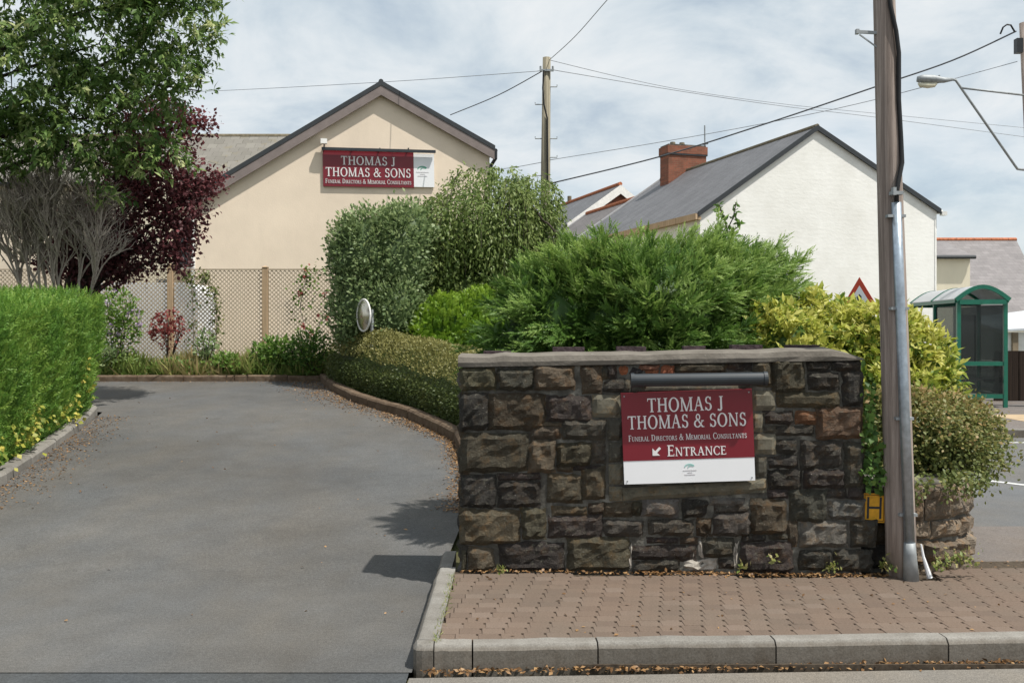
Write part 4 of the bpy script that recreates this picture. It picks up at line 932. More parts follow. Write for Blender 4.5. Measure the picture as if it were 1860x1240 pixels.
for (x0, x1, y0, y1) in ((296, 346, 398, 486), (120, 190, 360, 440)):
    a = P(x0, y1, 29.2); b = P(x1, y0, 29.2); w = MB(); f_ = 0.07
    w.bx(a[0], b[0], 29.17, 29.245, a[2], a[2] + f_); w.bx(a[0], b[0], 29.17, 29.245, b[2] - f_, b[2]); w.bx(a[0], a[0] + f_, 29.17, 29.245, a[2] + f_, b[2] - f_); w.bx(b[0] - f_, b[0], 29.17, 29.245, a[2] + f_, b[2] - f_)
    xm = (a[0] + b[0]) / 2; w.bx(xm - f_ / 2, xm + f_ / 2, 29.18, 29.245, a[2] + f_, b[2] - f_); wf = w.obj('window', M_brownp, wing)
    w = MB(); w.bx(a[0] + f_, b[0] - f_, 29.21, 29.235, a[2] + f_, b[2] - f_); w.obj('pane', M_glass, wf)
    w = MB(); w.bx(a[0] - 0.08, b[0] + 0.08, 29.08, 29.245, a[2] - 0.09, a[2] - 0.003); w.obj('sill', M_whitep, wf)
a = P(248, 300, 28.8); b = P(306, 300, 28.8)
q = MB(); q.bx(a[0], b[0], 28.8, 29.24, 0.6, a[2]); q.obj('chimney_breast', M_ivory, wing)
q = MB(); q.bx(a[0] - 0.05, b[0] + 0.05, 28.74, 29.3, a[2] + 0.002, a[2] + 0.09); q.obj('chimney_cap', M_slate_edge, wing)

# white gable house on the right and the terrace behind it
wA = P(1485, 229, 29.75); bd = nrm(np.array([-0.287, 0.958, 0])); td = np.array([bd[1], -bd[0], 0]); wnn = -bd
le, re = hit(1268, 386, wA, wnn), hit(1709, 381, wA, wnn)
wl, wr = -float(np.dot(le - wA, td)), float(np.dot(re - wA, td))
wh = thing('white_house', 'white painted gable end house with dark slate roof and brick chimney', 'house', (wA[0], wA[1], 0))
gable_house(wA, td, bd, 10.9, (wl, le[2]), (wr, re[2]), -0.1, M_white, M_slate, wh, 0.075, 0.10, 0.10)
for E in (le, re):
    q = MB(); q.prism([wA + wnn * 0.03 + (0, 0, 0.03), E + wnn * 0.03 + (0, 0, 0.03), E + wnn * 0.03 + (0, 0, -0.13), wA + wnn * 0.03 + (0, 0, -0.13)], bd * 0.05); q.obj('verge', M_slate_edge, wh)
q = MB(); q.prism([le + (0, 0, -0.02) - td * 0.08, le + (0, 0, -0.2) - td * 0.08, le + (0, 0, -0.2) + td * 0.1, le + (0, 0, -0.12) + td * 0.1], bd * 10.8); q.obj('gutter', M_postw, wh)
q = MB(); q.tube([re + (0, 0, -0.06) + td * 0.04, re + (0, 0, -0.06) + td * 0.04 + bd * 10], 0.06, 8); q.box(re + td * 0.10 + (0, 0, -0.12), (0.16, 0.2, 0.12)); q.obj('gutter', M_whitep, wh)
q = MB(); q.tube([re - td * 0.16 + wnn * -0.10 + (0, 0, -0.25), re - td * 0.16 + wnn * -0.10 + (0, 0, -4.6)], 0.045, 8); q.obj('downpipe', M_whitep, wh)
q = MB(); q.tube([wA + (0, 0, 0.0), wA + bd * 11 + (0, 0, 0.0)], 0.075, 8); q.obj('ridge', M_ridge_grey, wh)
f0 = wA + bd * 10.95; q = MB(); fe = f0 - td * wl; fe[2] = le[2]; q.prism([f0 + (0, 0, 0.06), fe + (0, 0, 0.06), fe + (0, 0, -0.06), f0 + (0, 0, -0.06)], bd * 0.12); q.obj('far_verge', M_lead, wh)
cc = wA + bd * 9.0; cz = P(1243, 266, cc[1])[2]
q = MB(); hwc = 0.83
def cbox(q, du, dv, z0, z1): q.box((cc[0], cc[1], (z0 + z1) / 2), (du, dv, z1 - z0), (td, bd, EZ)); return q
cbox(q, 1.62, 0.75, wA[2] - 0.7, cz - 0.42); ch = q.obj('chimney', M_brick, wh)
cbox(MB(), 1.70, 0.83, cz - 0.418, cz - 0.36).obj('band', M_slate_edge, ch); cbox(MB(), 1.70, 0.84, cz - 0.358, cz - 0.06).obj('cap', M_brick, ch)
cbox(MB(), 1.60, 0.74, cz - 0.058, cz).obj('flaunching', M_mortar, ch)
for o_ in (-0.45, -0.05): MB().tube([cc + td * o_ + (0, 0, cz - cc[2] - 0.02), cc + td * o_ + (0, 0, cz - cc[2] + 0.14)], [0.12, 0.10], 10).obj('chimney_pot', M_ridge_grey, ch)
q = MB(); al = P(1281, 322, cc[1]); q.tube([al + (0, 0, -0.2), P(1280, 228, cc[1])], 0.028, 6); q.tube([P(1276, 262, cc[1]), P(1286, 260, cc[1])], 0.05, 6); q.obj('aerial', M_galv2, wh)
q = MB(); q.add([f0 + (0, 0, 0.07), f0 + (0, 0, 0.07)], []); 
# slate terrace roof behind
r2 = wA + bd * 11.12; r2[2] = P(1178, 345, r2[1])[2] - 0.05
th2 = thing('terrace_house', 'lower terraced house with orange ridge tiles behind the white house', 'house', (r2[0], r2[1], 0.5))
gable_house(r2, td, bd, 8.4, (wl, le[2] - 0.5), (wr - 0.5, re[2] - 0.5), 0.0, M_cream, M_slate2, th2, 0.0, 0.1, 0.1)
q = MB()
for i in range(19): q.tube([r2 + bd * (i * 0.44) + (0, 0, 0.03), r2 + bd * (i * 0.44 + 0.43) + (0, 0, 0.03)], 0.10, 8)
tag(q.obj('ridge_tiles', M_ridge, th2), kind='stuff')
f2 = r2 + bd * 8.42; fe = f2 - td * wl; fe[2] = le[2] - 0.5; q = MB(); q.prism([f2 + (0, 0, 0.05), fe + (0, 0, 0.05), fe + (0, 0, -0.06), f2 + (0, 0, -0.06)], bd * 0.1); q.obj('far_verge', M_lead, th2)
r3 = P(1127, 335, 50.0)
th3 = thing('dormer_house', 'far terraced house showing white bargeboards and an orange ridge over the slates', 'house', (r3[0], r3[1], 1.0))
gable_house(r3, td, bd, 9.3, (4.6, r3[2] - 3.3), (2.6, r3[2] - 1.9), 0.5, M_brick, M_slate, th3, 0.25, 0.1, 0.2)
for s, w, dz in ((-1, 2.9, 2.05), (1, 2.6, 1.85)):
    E = r3 + td * s * w - np.array([0, 0, dz]); q = MB(); q.prism([r3 - bd * 0.06 + (0, 0, -0.03), E - bd * 0.06 + (0, 0, -0.03), E - bd * 0.06 + (0, 0, -0.48), r3 - bd * 0.06 + (0, 0, -0.48)], bd * 0.05); q.obj('bargeboard', M_whitep, th3)
q = MB()
for i in range(21): q.tube([r3 + bd * (i * 0.44) + (0, 0, 0.03), r3 + bd * (i * 0.44 + 0.43) + (0, 0, 0.03)], 0.11, 8)
tag(q.obj('ridge_tiles', M_ridge, th3), kind='stuff')
q = MB(); q.tube([r3 + bd * 7.6, r3 + bd * 7.6 + (0, 0, 0.4)], 0.12, 8); q.obj('chimney_pot', M_ridge_grey, th3)

# houses at the far right
fr = thing('slate_house', 'long grey slate roof with orange ridge behind the bus shelter', 'house', (20, 44, 0))
ra, rb = P(1690, 435.5, 45), P(1846, 435.5, 45); ea, eb = P(1690, 600, 39), P(1930, 600, 39.0)
ea[2] = eb[2] = 2.2; eb[0] = P(1915, 500, 39)[0]
q = MB(); q.prism([ra, rb, eb, ea], (0, 0.12, -0.12)); q.obj('roof', M_slate3, fr)
rk = rb + np.array([0.2, 0.1, 0]); q = MB(); q.add([rb, eb, eb + (0, 9, 0), rb + (0, 0.3, 0)], [(0, 1, 2, 3)]); q.obj('hip', M_slate3, fr)
q = MB(); q.bx(ea[0] + 0.2, eb[0] - 0.3, 39.4, 48, -0.1, 2.1); q.obj('wall', M_ivory, fr)
q = MB()
nn_ = 10
for i in range(nn_):
    a = ra + (rb - ra) * (i / nn_); b = ra + (rb - ra) * ((i + 0.97) / nn_); q.tube([a, b], 0.10, 8)
tag(q.obj('ridge_tiles', M_ridge, fr), kind='stuff')
iv = thing('ivory_house', 'small ivory rendered extension with dark gutter between white house and shelter', 'house', (P(1733, 500, 38)[0], 38, 0))
a = P(1690, 466, 38); b = P(1762, 466, 38)
q = MB(); q.bx(a[0], b[0], 38, 41.5, -0.1, a[2] - 0.08); q.obj('wall', M_ivory, iv)
q = MB(); q.prism([(a[0], 37.85, a[2] - 0.07), (b[0] + 0.08, 37.85, a[2] - 0.07), (b[0] + 0.08, 40.5, a[2] + 0.75), (a[0], 40.5, a[2] + 0.75)], (0, 0.02, 0.09)); q.obj('roof', M_slate3, iv)
q = MB(); q.tube([(a[0], 37.8, a[2] - 0.03), (b[0] + 0.12, 37.8, a[2] - 0.03)], 0.075, 8); q.obj('gutter', M_charcoal, iv)
ob = thing('outbuilding', 'low white outbuilding with pale roof past the bus shelter', 'outbuilding', (16, 30, 0))
a = P(1822, 604, 30); 
q = MB(); q.bx(a[0], a[0] + 5, 30, 34, -0.1, 1.66); q.obj('wall', M_whitep, ob)
q = MB(); q.prism([(a[0] - 0.2, 29.8, 1.68), (a[0] + 5.2, 29.8, 1.95), (a[0] + 5.2, 32, 2.75), (a[0] - 0.2, 32, 2.05)], (0, 0, 0.07)); q.obj('roof', plain('pale_sheet_roof', (0.55, 0.58, 0.61), 0.5), ob)
q = MB(); q.bx(a[0] + 0.25, a[0] + 0.42, 29.9, 29.995, 0, 1.66); q.obj('pier', M_stonewall, ob)

# bus shelter
O = np.array([P(1741, 735, 20.4)[0], 20.4, 0.12]); sa = nrm(np.array([0.33, 3.0, 0])); sb = np.array([sa[1], -sa[0], 0]); WD = P(1822, 735, 20.4)[0] - O[0]; LN_ = 3.05
sh_ = thing('bus_shelter', 'green framed bus shelter with curved roof and tinted panes across the street', 'bus shelter', O)
def sp(u, v, z): return O + sb * u + sa * v + np.array([0, 0, z])
PT = 0.05; ZT = P(1741, 545, 20.4)[2] - 0.12; ZA = P(1780, 521, 20.4)[2] - 0.12
for v in (0, LN_ / 2, LN_):
    for u in (0, WD):
        q = MB(); q.bar(sp(u, v, -0.02), sp(u, v, ZT), 0.075, 0.075, sa); q.obj('post', M_green, sh_)
def archp(v, z0, z1, n=12): return [sp(-0.07 + (WD + 0.14) * i / n, v, z0 + (z1 - z0) * sin(pi * i / n)) for i in range(n + 1)]
for v in (-0.05, LN_ / 2, LN_ + 0.05):
    q = MB(); ar = archp(v, ZT, ZA)
    for i in range(12): q.bar(ar[i], ar[i + 1], 0.06, 0.085)
    q.bar(sp(0, v, ZT - 0.04), sp(WD, v, ZT - 0.04), 0.05, 0.10); q.obj('roof_arch', M_green, sh_)
q = MB(); A_, B_ = archp(-0.02, ZT + 0.012, ZA + 0.012), archp(LN_ + 0.02, ZT + 0.012, ZA + 0.012)
for i in range(12): q.prism([A_[i], A_[i + 1], B_[i + 1], B_[i]], (0, 0, 0.02))
q.obj('roof_sheet', M_roofglaze, sh_)
for u in (0, WD):
    q = MB(); q.bar(sp(u - 0.05 if u == 0 else u + 0.05, 0, ZT - 0.02), sp(u - 0.05 if u == 0 else u + 0.05, LN_, ZT - 0.02), 0.05, 0.07); q.obj('eaves_rail', M_green, sh_)
zm, zlow = P(1780, 660, 20.4)[2] - 0.12, P(1780, 719, 20.4)[2] - 0.12
for z in (zm, zlow):
    q = MB(); q.bar(sp(0.04, 0, z), sp(WD - 0.04, 0, z), 0.05, 0.085); q.obj('rail', M_green, sh_)
    q = MB(); q.bar(sp(WD, 0.04, z), sp(WD, LN_ - 0.04, z), 0.05, 0.07); q.obj('rail', M_green, sh_)
for (z0, z1) in ((zlow + 0.05, zm - 0.05), (zm + 0.05, ZT - 0.10)):
    q = MB(); q.prism([sp(0.05, 0, z0), sp(WD - 0.05, 0, z0), sp(WD - 0.05, 0, z1), sp(0.05, 0, z1)], sa * 0.008); q.obj('pane', M_tint, sh_)
    for v in (0.05, LN_ / 2 + 0.05):
        q = MB(); q.prism([sp(WD, v, z0), sp(WD, v + LN_ / 2 - 0.1, z0), sp(WD, v + LN_ / 2 - 0.1, z1), sp(WD, v, z1)], sb * 0.008); q.obj('pane', M_tint, sh_)
q = MB(); q.prism([sp(0, 0.06, zm), sp(0, LN_ / 2 - 0.06, zm), sp(0, LN_ / 2 - 0.06, ZT - 0.12), sp(0, 0.06, ZT - 0.12)], sb * 0.008); q.obj('pane', M_tint, sh_)
q = MB(); q.prism([sp(WD - 0.02, 1.62, 0.9), sp(WD - 0.02, 2.5, 0.9), sp(WD - 0.02, 2.5, 1.95), sp(WD - 0.02, 1.62, 1.95)], -sb * 0.04); q.obj('timetable_board', M_charcoal, sh_)
q = MB(); q.bar(sp(WD - 0.22, 0.3, 0.55), sp(WD - 0.22, LN_ - 0.3, 0.55), 0.22, 0.05); q.obj('perch_seat', M_charcoal, sh_)
q = MB(); q.bar(sp(WD - 0.06, 0.5, 0.50), sp(WD - 0.22, 0.5, 0.52), 0.05, 0.05); q.bar(sp(WD - 0.06, LN_ - 0.5, 0.50), sp(WD - 0.22, LN_ - 0.5, 0.52), 0.05, 0.05); q.obj('seat_bracket', M_green, sh_)
bf = thing('timber_fence', 'dark brown close boarded fence next to the bus shelter', 'fence', (12, 22.2, 0.12))
x = P(1805, 700, 22.2)[0]; i = 0; zt = P(1850, 637, 22.2)[2]
while x < 15.5:
    q = MB(); q.box((x + 0.07, 22.2 + 0.012 * (i % 2), (0.1 + zt) / 2), (0.143, 0.02, zt - 0.1)); q.obj('board', M_fence, bf); x += 0.145; i += 1
q = MB(); q.bx(P(1805, 700, 22.2)[0], 15.5, 22.225, 22.28, 0.3, 0.38); q.bx(P(1805, 700, 22.2)[0], 15.5, 22.225, 22.28, 1.0, 1.08); q.obj('rail', M_fence, bf)

# warning triangle
tp = P(1561, 503, 14.0); ts = thing('warning_sign', 'red bordered triangular road sign peeping over the yellow shrub', 'road sign', (tp[0], 14.0, 0))
yaw = radians(-32); tu = np.array([cos(yaw), sin(yaw), 0]); tn = np.array([tu[1], -tu[0], 0]); s_ = 0.62; hgt = s_ * 0.866
def tri(r, h0): 
    c = tp - np.array([0, 0, hgt * 2 / 3]); return [c + tu * r * cos(a) * 1.0 + EZ * r * sin(a) for a in (radians(90), radians(210), radians(330))]
q = MB(); q.prism(tri(hgt * 2 / 3, 0), -tn * 0.012); q.obj('plate', M_redsign, ts)
q = MB(); q.prism([p + tn * 0.0015 for p in tri(hgt * 2 / 3 * 0.66, 0)], -tn * 0.001); q.obj('white_field', M_signwhite, ts)
q = MB(); q.prism([tp - EZ * (hgt * 0.52) + tu * a + EZ * b + tn * 0.003 for a, b in ((-.03, -.12), (.03, -.12), (.03, .0), (.0, .035), (-.03, .0))], -tn * 0.001); q.obj('symbol', M_black, ts)
q = MB(); pb = tp - EZ * (hgt * 0.6) - tn * 0.05; q.tube([pb * (1, 1, 0) + (0, 0, 0.05), pb + EZ * 0.15], 0.035, 10); q.obj('post', M_galv2, ts)

# convex traffic mirror
mc = P(660.5, 572.5, 16.2); mr = thing('convex_mirror', 'round convex traffic mirror on a thin post above the low hedge', 'mirror', (mc[0], 16.2, 0.75))
my = radians(57); mn = np.array([-sin(my), -cos(my), 0]); mu = np.array([-mn[1], mn[0], 0]); R_ = 0.262
q = MB(); nr, ns = 5, 28
for j in range(nr + 1):
    r = R_ * j / nr
    for k2 in range(ns): a = 2 * pi * k2 / ns; q.v.append(tuple(mc + mu * r * cos(a) + EZ * r * sin(a) + mn * (0.055 * (1 - (j / nr) ** 2))))
q.f = [(j * ns + k2, j * ns + (k2 + 1) % ns, (j + 1) * ns + (k2 + 1) % ns, (j + 1) * ns + k2) for j in range(nr) for k2 in range(ns)]
q.obj('mirror_face', M_mirror, mr, smooth=True)
q = MB(); rim = [mc + mu * R_ * cos(2 * pi * i / 28) + EZ * R_ * sin(2 * pi * i / 28) for i in range(29)]; q.tube(rim, 0.016, 6, False); q.obj('rim', M_whitep, mr, smooth=True)
q = MB(); back = []; 
for r, o_ in ((R_, -0.005), (R_ * 0.7, -0.05), (0.05, -0.07)):
    for k2 in range(ns): a = 2 * pi * k2 / ns; q.v.append(tuple(mc + mu * r * cos(a) + EZ * r * sin(a) + mn * o_))
q.f = [(j * ns + k2, j * ns + (k2 + 1) % ns, (j + 1) * ns + (k2 + 1) % ns, (j + 1) * ns + k2) for j in range(2) for k2 in range(ns)] + [tuple(2 * ns + k2 for k2 in range(ns))]
q.obj('back_shell', M_whitep, mr, smooth=True)
q = MB(); pb = mc - mn * 0.11; pb = pb + mu * 0.05 + np.array([0, 0.12, 0]); q.tube([(pb[0], pb[1], 0.6), (pb[0], pb[1], mc[2] + 0.1)], 0.032, 8); q.bar(pb, mc - mn * 0.06, 0.05, 0.05); q.obj('post', M_galv2, mr)

# trellis fence
tr = thing('trellis_fence', 'diamond lattice trellis on tan posts behind the flower bed', 'fence', (-6, 18.9, 0.8))
TY = 18.9; zt0, zb0 = P(0, 491, TY)[2], 0.9; posts = [P(px, 0, TY)[0] for px in (-34, 138, 310, 482, 654)]
for i, x in enumerate(posts):
    q = MB(); w = 0.105; zt_ = zt0 + (0.10 if i == 2 else 0.06); q.box((x, TY, (0.7 + zt_) / 2), (w, w, zt_ - 0.7)); q.add([(x - w / 2 - .01, TY - w / 2 - .01, zt_ + .001), (x + w / 2 + .01, TY - w / 2 - .01, zt_ + .001), (x + w / 2 + .01, TY + w / 2 + .01, zt_ + .001), (x - w / 2 - .01, TY + w / 2 + .01, zt_ + .001), (x, TY, zt_ + .03)], [(0, 1, 4), (1, 2, 4), (2, 3, 4), (3, 0, 4), (3, 2, 1, 0)]); q.obj('post', M_postw, tr)
for i in range(4):
    x0, x1 = posts[i] + 0.055, posts[i + 1] - 0.055; q = MB(); wd = x1 - x0; hg = zt0 - zb0; pitch = 0.083
    for sgn, yo in ((1, -0.008), (-1, 0.006)):
        c = -hg
        while c < wd:
            # line x = c + t (sgn=1) or mirrored
            t_lo = max(0, -c); t_hi = min(hg, wd - c)
            if t_hi - t_lo > 0.02:
                a = (c + t_lo, t_lo); b = (c + t_hi, t_hi)
                if sgn < 0: a = (wd - a[0], a[1]); b = (wd - b[0], b[1])
                q.bar((x0 + a[0], TY + yo, zb0 + a[1]), (x0 + b[0], TY + yo, zb0 + b[1]), 0.017, 0.010, (0, 1, 0))
            c += pitch
    tag(q.obj('lattice', M_lattice, tr), kind='stuff')
    q = MB(); q.bx(x0, x1, TY - 0.018, TY + 0.018, zt0 + 0.001, zt0 + 0.03); q.obj('top_rail', M_lattice, tr)
tk = thing('storage_tank', 'white tank with rounded corner standing behind the lattice trellis', 'tank', (P(250, 0, 20.2)[0], 20.6, 0.8))
x0, x1 = P(120, 0, 20.2)[0], P(359, 0, 20.2)[0]; zt = P(0, 513, 20.2)[2]; pr = []
for cxx, cz_, a0 in ((x1 - 0.28, zt - 0.28, 0), (x0 + 0.28, zt - 0.28, 90)):
    for k2 in range(7): a = radians(a0 + 15 * k2); pr.append((cxx + 0.28 * cos(a), 20.2, cz_ + 0.28 * sin(a)))
pr += [(x0, 20.2, 0.8), (x1, 20.2, 0.8)]
q = MB(); q.prism(pr, (0, 1.2, 0)); q.obj('body', M_tank, tk)
q = MB(); q.tube([(x1 - 0.9, 20.7, zt - 0.01), (x1 - 0.9, 20.7, zt + 0.09)], 0.14, 12); q.obj('cap', M_charcoal, tk)

# ------------------------------------------------------------------ vegetation helpers
LEAF4 = (np.array([(0, 0, 0), (-.27, .45, .05), (.27, .45, .05), (0, 1, -.10), (0, .48, -.01)], float), np.array([(0, 4, 1), (0, 2, 4), (1, 4, 3), (4, 2, 3)]), np.array([0, 0, 0, .05, 0.]))
LEAF2 = (np.array([(0, 0, 0), (-.30, .5, .06), (.30, .5, .06), (0, 1, -.05)], float), np.array([(0, 2, 1), (1, 2, 3)]), np.array([0, 0, 0, 0.]))
BLADE = (np.array([(-.04, 0, 0), (.04, 0, 0), (-.03, .5, .06), (.03, .5, .06), (0, 1, .0)], float), np.array([(0, 1, 3), (0, 3, 2), (2, 3, 4)]), np.array([0, 0, .1, .1, .2]))
def frond(nb=7, spread=0.34, droop=0.25, seed=1, width=0.075):
    r = np.random.default_rng(seed); v = []; f = []; t = []
    def kite(p, d, L, w):
        d = np.array(d) / np.linalg.norm(d); s = np.array([d[1], -d[0], 0]); b = len(v); p = np.array(p)
        z = lambda q_: -droop * max(q_[1], 0) ** 2
        for q_ in (p, p + d * L * .5 - s * w, p + d * L * .5 + s * w, p + d * L): v.append((q_[0], q_[1], z(q_) + r.normal(0, .02))); t.append(0.30 * q_[1])
        f.extend([(b, b + 2, b + 1), (b + 1, b + 2, b + 3)])
    kite((0, 0, 0), (0, 1, 0), 0.55, 0.04); kite((0, .45, 0), (0, 1, 0), 0.55, width * .8)
    for i in range(nb):
        y = 0.12 + 0.72 * i / nb
        for s in (-1, 1):
            a = radians((38 if width > .03 else 24) + r.normal(0, 6)); L = spread * (1.0 - 0.45 * i / nb) * r.uniform(.8, 1.15); kite((0, y + 0.03 * s, 0), (s * sin(a), cos(a), 0), L, width)
    return np.array(v), np.array(f), np.array(t)
FROND = frond(8, 0.30, 0.22, 1, 0.042); FEATHER = frond(5, 0.20, 0.18, 3, 0.022); FEATHER_S = frond(3, 0.26, 0.15, 4, 0.036); FROND_S = frond(5, 0.40, 0.15, 2, 0.075)
def scatter(tm, Pt, D, H, size, tint, wx=1.0):
    """copies of a leaf shape at Pt, pointing along D with the upper side towards H -> verts, tris, tints"""
    tv, tf, tt = tm; n = len(Pt); size = np.broadcast_to(np.asarray(size, float), (n,))
    y = nrm(D); z = nrm(H - y * np.sum(H * y, 1, keepdims=True)); x = np.cross(y, z)
    L = tv * np.array([wx, 1, 1]); V = Pt[:, None, :] + size[:, None, None] * (L[None, :, 0:1] * x[:, None] + L[None, :, 1:2] * y[:, None] + L[None, :, 2:3] * z[:, None])
    T = tf[None] + (np.arange(n) * len(tv))[:, None, None]; ti = np.clip(tint[:, None] + tt[None], 0, 1)
    return V.reshape(-1, 3), T.reshape(-1, 3), ti.ravel()
def join(parts):
    Vs, Ts, ti, b = [], [], [], 0
    for v, t, c in parts: Vs.append(v); Ts.append(t + b); ti.append(c); b += len(v)
    return np.concatenate(Vs), np.concatenate(Ts), np.concatenate(ti)
def B(px, py, d, rx, rz, ry=None):
    s = d / F; return (P(px, py, d), np.array([rx * s, (ry if ry is not None else rx * s), rz * s]))
def lump(p, f, ph):
    return np.sin(p[:, 0] * f + ph) * np.sin(p[:, 1] * f * 1.13 + ph * 2) + np.sin(p[:, 2] * f * 1.21 + ph * 3) * np.sin(p[:, 0] * f * .7 + p[:, 1] * f * .8 + ph)
def shell(blobs, n, r, depth=0.25, back=0.45, inside=0.84, lumpy=0.06, f=4.0, zmin=None):
    C = np.array([b[0] for b in blobs]); Rr = np.array([b[1] for b in blobs]); A = (Rr[:, 0] * Rr[:, 2] + Rr[:, 1] * Rr[:, 2] + Rr[:, 0] * Rr[:, 1]); A /= A.sum()
    PP, NN_ = [], []; got = 0
    while got < n:
        m_ = n * 2; k2 = r.choice(len(blobs), m_, p=A); u = nrm(r.normal(size=(m_, 3))); keep = (u[:, 1] < 0.3) | (r.random(m_) < back)
        u, k2 = u[keep], k2[keep]; m_ = len(u); base = C[k2] + u * Rr[k2]
        s = 1 - depth * r.random(m_) ** 1.6 + lumpy * lump(base, f, 1.7); p = C[k2] + u * Rr[k2] * s[:, None]
        ok = np.ones(m_, bool)
        for j in range(len(blobs)):
            e = np.sum(((p - C[j]) / Rr[j]) ** 2, 1); ok &= (k2 == j) | (e > inside ** 2)
        if zmin is not None: ok &= p[:, 2] > zmin
        PP.append(p[ok]); NN_.append(nrm(u / Rr[k2])[ok]); got += int(ok.sum())
    return np.concatenate(PP)[:n], np.concatenate(NN_)[:n]
def core(blobs, s, tint):
    Vs, Ts = [], []; b = 0; nu, nv = 12, 8
    for c, rr_ in blobs:
        v = []
        for j in range(nv + 1):
            for i in range(nu):
                a, e = 2 * pi * i / nu, -pi / 2 + pi * j / nv; v.append(c + rr_ * s * (1 + .10 * sin(5 * a + 3 * e + c[0] * 7)) * np.array([cos(a) * cos(e), sin(a) * cos(e), sin(e)]))
        t = []
        for j in range(nv):
            for i in range(nu):
                i2 = (i + 1) % nu; q0, q1, q2, q3 = j * nu + i, j * nu + i2, (j + 1) * nu + i2, (j + 1) * nu + i; t += [(q0, q1, q2), (q0, q2, q3)]
        Vs.append(np.array(v)); Ts.append(np.array(t) + b); b += len(v)
    V = np.concatenate(Vs); return V, np.concatenate(Ts), np.full(len(V), tint)
UPV = np.array([0, 0, 1.0])
def leafy(blobs, r, nclump, per, csize, tm, size, out=1.0, up=0.4, rand=0.7, tint=(0.5, 0.16, 0.12), depth=0.25, back=0.45, wx=1.0, hint=(0.8, 0.6, 0.5), lumpy=0.06, f=4.0, zmin=None, tipup=0.0):
    cp, cn = shell(blobs, nclump, r, depth, back, lumpy=lumpy, f=f, zmin=zmin)
    Pt = np.repeat(cp, per, 0) + r.normal(size=(nclump * per, 3)) * csize; n_ = np.repeat(cn, per, 0); N = len(Pt)
    D = n_ * out + UPV * up + nrm(r.normal(size=(N, 3))) * rand
    H = n_ * hint[0] + UPV * hint[1] + r.normal(size=(N, 3)) * hint[2]
    ti = np.clip(tint[0] + np.repeat(r.normal(0, tint[1], nclump), per) + r.normal(0, tint[2], N) + tipup * n_[:, 2], 0.02, 0.98)
    return scatter(tm, Pt, D, H, size * r.uniform(0.7, 1.25, N), ti, wx)
def plant(name, label, cat, base, group=None): return thing(name, label, cat, base, group)
def stems(pts_list, radii, mat, parent, name='stem', n=6):
    q = MB()
    for p, r_ in zip(pts_list, radii): q.tube(p, r_, n)
    return q.obj(name, mat, parent, smooth=True)
def bez(a, b, c, n=7):
    a, b, c = (np.array(q_, float) for q_ in (a, b, c)); return [a * (1 - t) ** 2 + 2 * b * t * (1 - t) + c * t * t for t in np.linspace(0, 1, n)]

ML_hedge = leafmat('hedge_green', [(0.0, (0.057, 0.142, 0.022)), (0.5, (0.137, 0.282, 0.041)), (1.0, (0.263, 0.391, 0.068))], 0.4)
ML_conifer = leafmat('conifer_green', [(0.0, (0.040, 0.100, 0.018)), (0.5, (0.122, 0.228, 0.040)), (1.0, (0.31, 0.43, 0.11))], 0.38)
ML_lime = leafmat('lime_conifer', [(0.0, (0.066, 0.156, 0.014)), (0.5, (0.150, 0.282, 0.024)), (1.0, (0.264, 0.396, 0.042))], 0.4)
ML_grey = leafmat('grey_green_leaves', [(0.0, (0.093, 0.152, 0.059)), (0.5, (0.197, 0.271, 0.110)), (1.0, (0.377, 0.448, 0.208))], 0.38)
ML_weep = leafmat('weeping_leaves', [(0.0, (0.085, 0.140, 0.034)), (0.5, (0.180, 0.249, 0.065)), (1.0, (0.344, 0.396, 0.146))], 0.4)
ML_yellow = leafmat('golden_leaves', [(0.0, (0.06, 0.125, 0.02)), (0.35, (0.15, 0.235, 0.035)), (0.6, (0.33, 0.375, 0.055)), (0.85, (0.5, 0.5, 0.1)), (1.0, (0.6, 0.58, 0.16))], 0.42)
ML_olive = leafmat('olive_leaves', [(0.0, (0.076, 0.114, 0.035)), (0.5, (0.168, 0.199, 0.057)), (0.8, (0.267, 0.237, 0.080)), (1.0, (0.381, 0.258, 0.114))], 0.35)
ML_low = leafmat('low_hedge_leaves', [(0.0, (0.044, 0.072, 0.018)), (0.4, (0.093, 0.121, 0.034)), (0.75, (0.220, 0.213, 0.067)), (1.0, (0.329, 0.306, 0.112))], 0.35)
ML_tree = leafmat('tree_leaves', [(0.0, (0.063, 0.124, 0.034)), (0.5, (0.147, 0.240, 0.062)), (0.85, (0.315, 0.400, 0.137)), (1.0, (0.525, 0.560, 0.275))], 0.45)
ML_maple = leafmat('purple_leaves', [(0.0, (0.050, 0.020, 0.022)), (0.5, (0.125, 0.042, 0.048)), (1.0, (0.30, 0.095, 0.105))], 0.42)
ML_var = leafmat('variegated_leaves', [(0.0, (0.10, 0.17, 0.03)), (0.4, (0.36, 0.36, 0.05)), (1.0, (0.62, 0.52, 0.12))], 0.3)
ML_grass = leafmat('bed_grass', [(0.0, (0.10, 0.175, 0.035)), (0.5, (0.22, 0.28, 0.07)), (0.8, (0.36, 0.34, 0.13)), (1.0, (0.44, 0.34, 0.17))], 0.4)
ML_red = leafmat('red_flowers', [(0.0, (0.16, 0.035, 0.032)), (1.0, (0.33, 0.085, 0.075))], 0.3)
ML_mauve = leafmat('mauve_flowers', [(0.0, (0.28, 0.19, 0.36)), (1.0, (0.50, 0.40, 0.56))], 0.3)
ML_herb = leafmat('herb_green', [(0.0, (0.055, 0.12, 0.022)), (0.5, (0.12, 0.22, 0.035)), (1.0, (0.22, 0.32, 0.07))], 0.35)
ML_dead = leafmat('dead_leaves', [(0.0, (0.075, 0.040, 0.018)), (0.5, (0.20, 0.105, 0.042)), (1.0, (0.36, 0.22, 0.10))], 0.1)

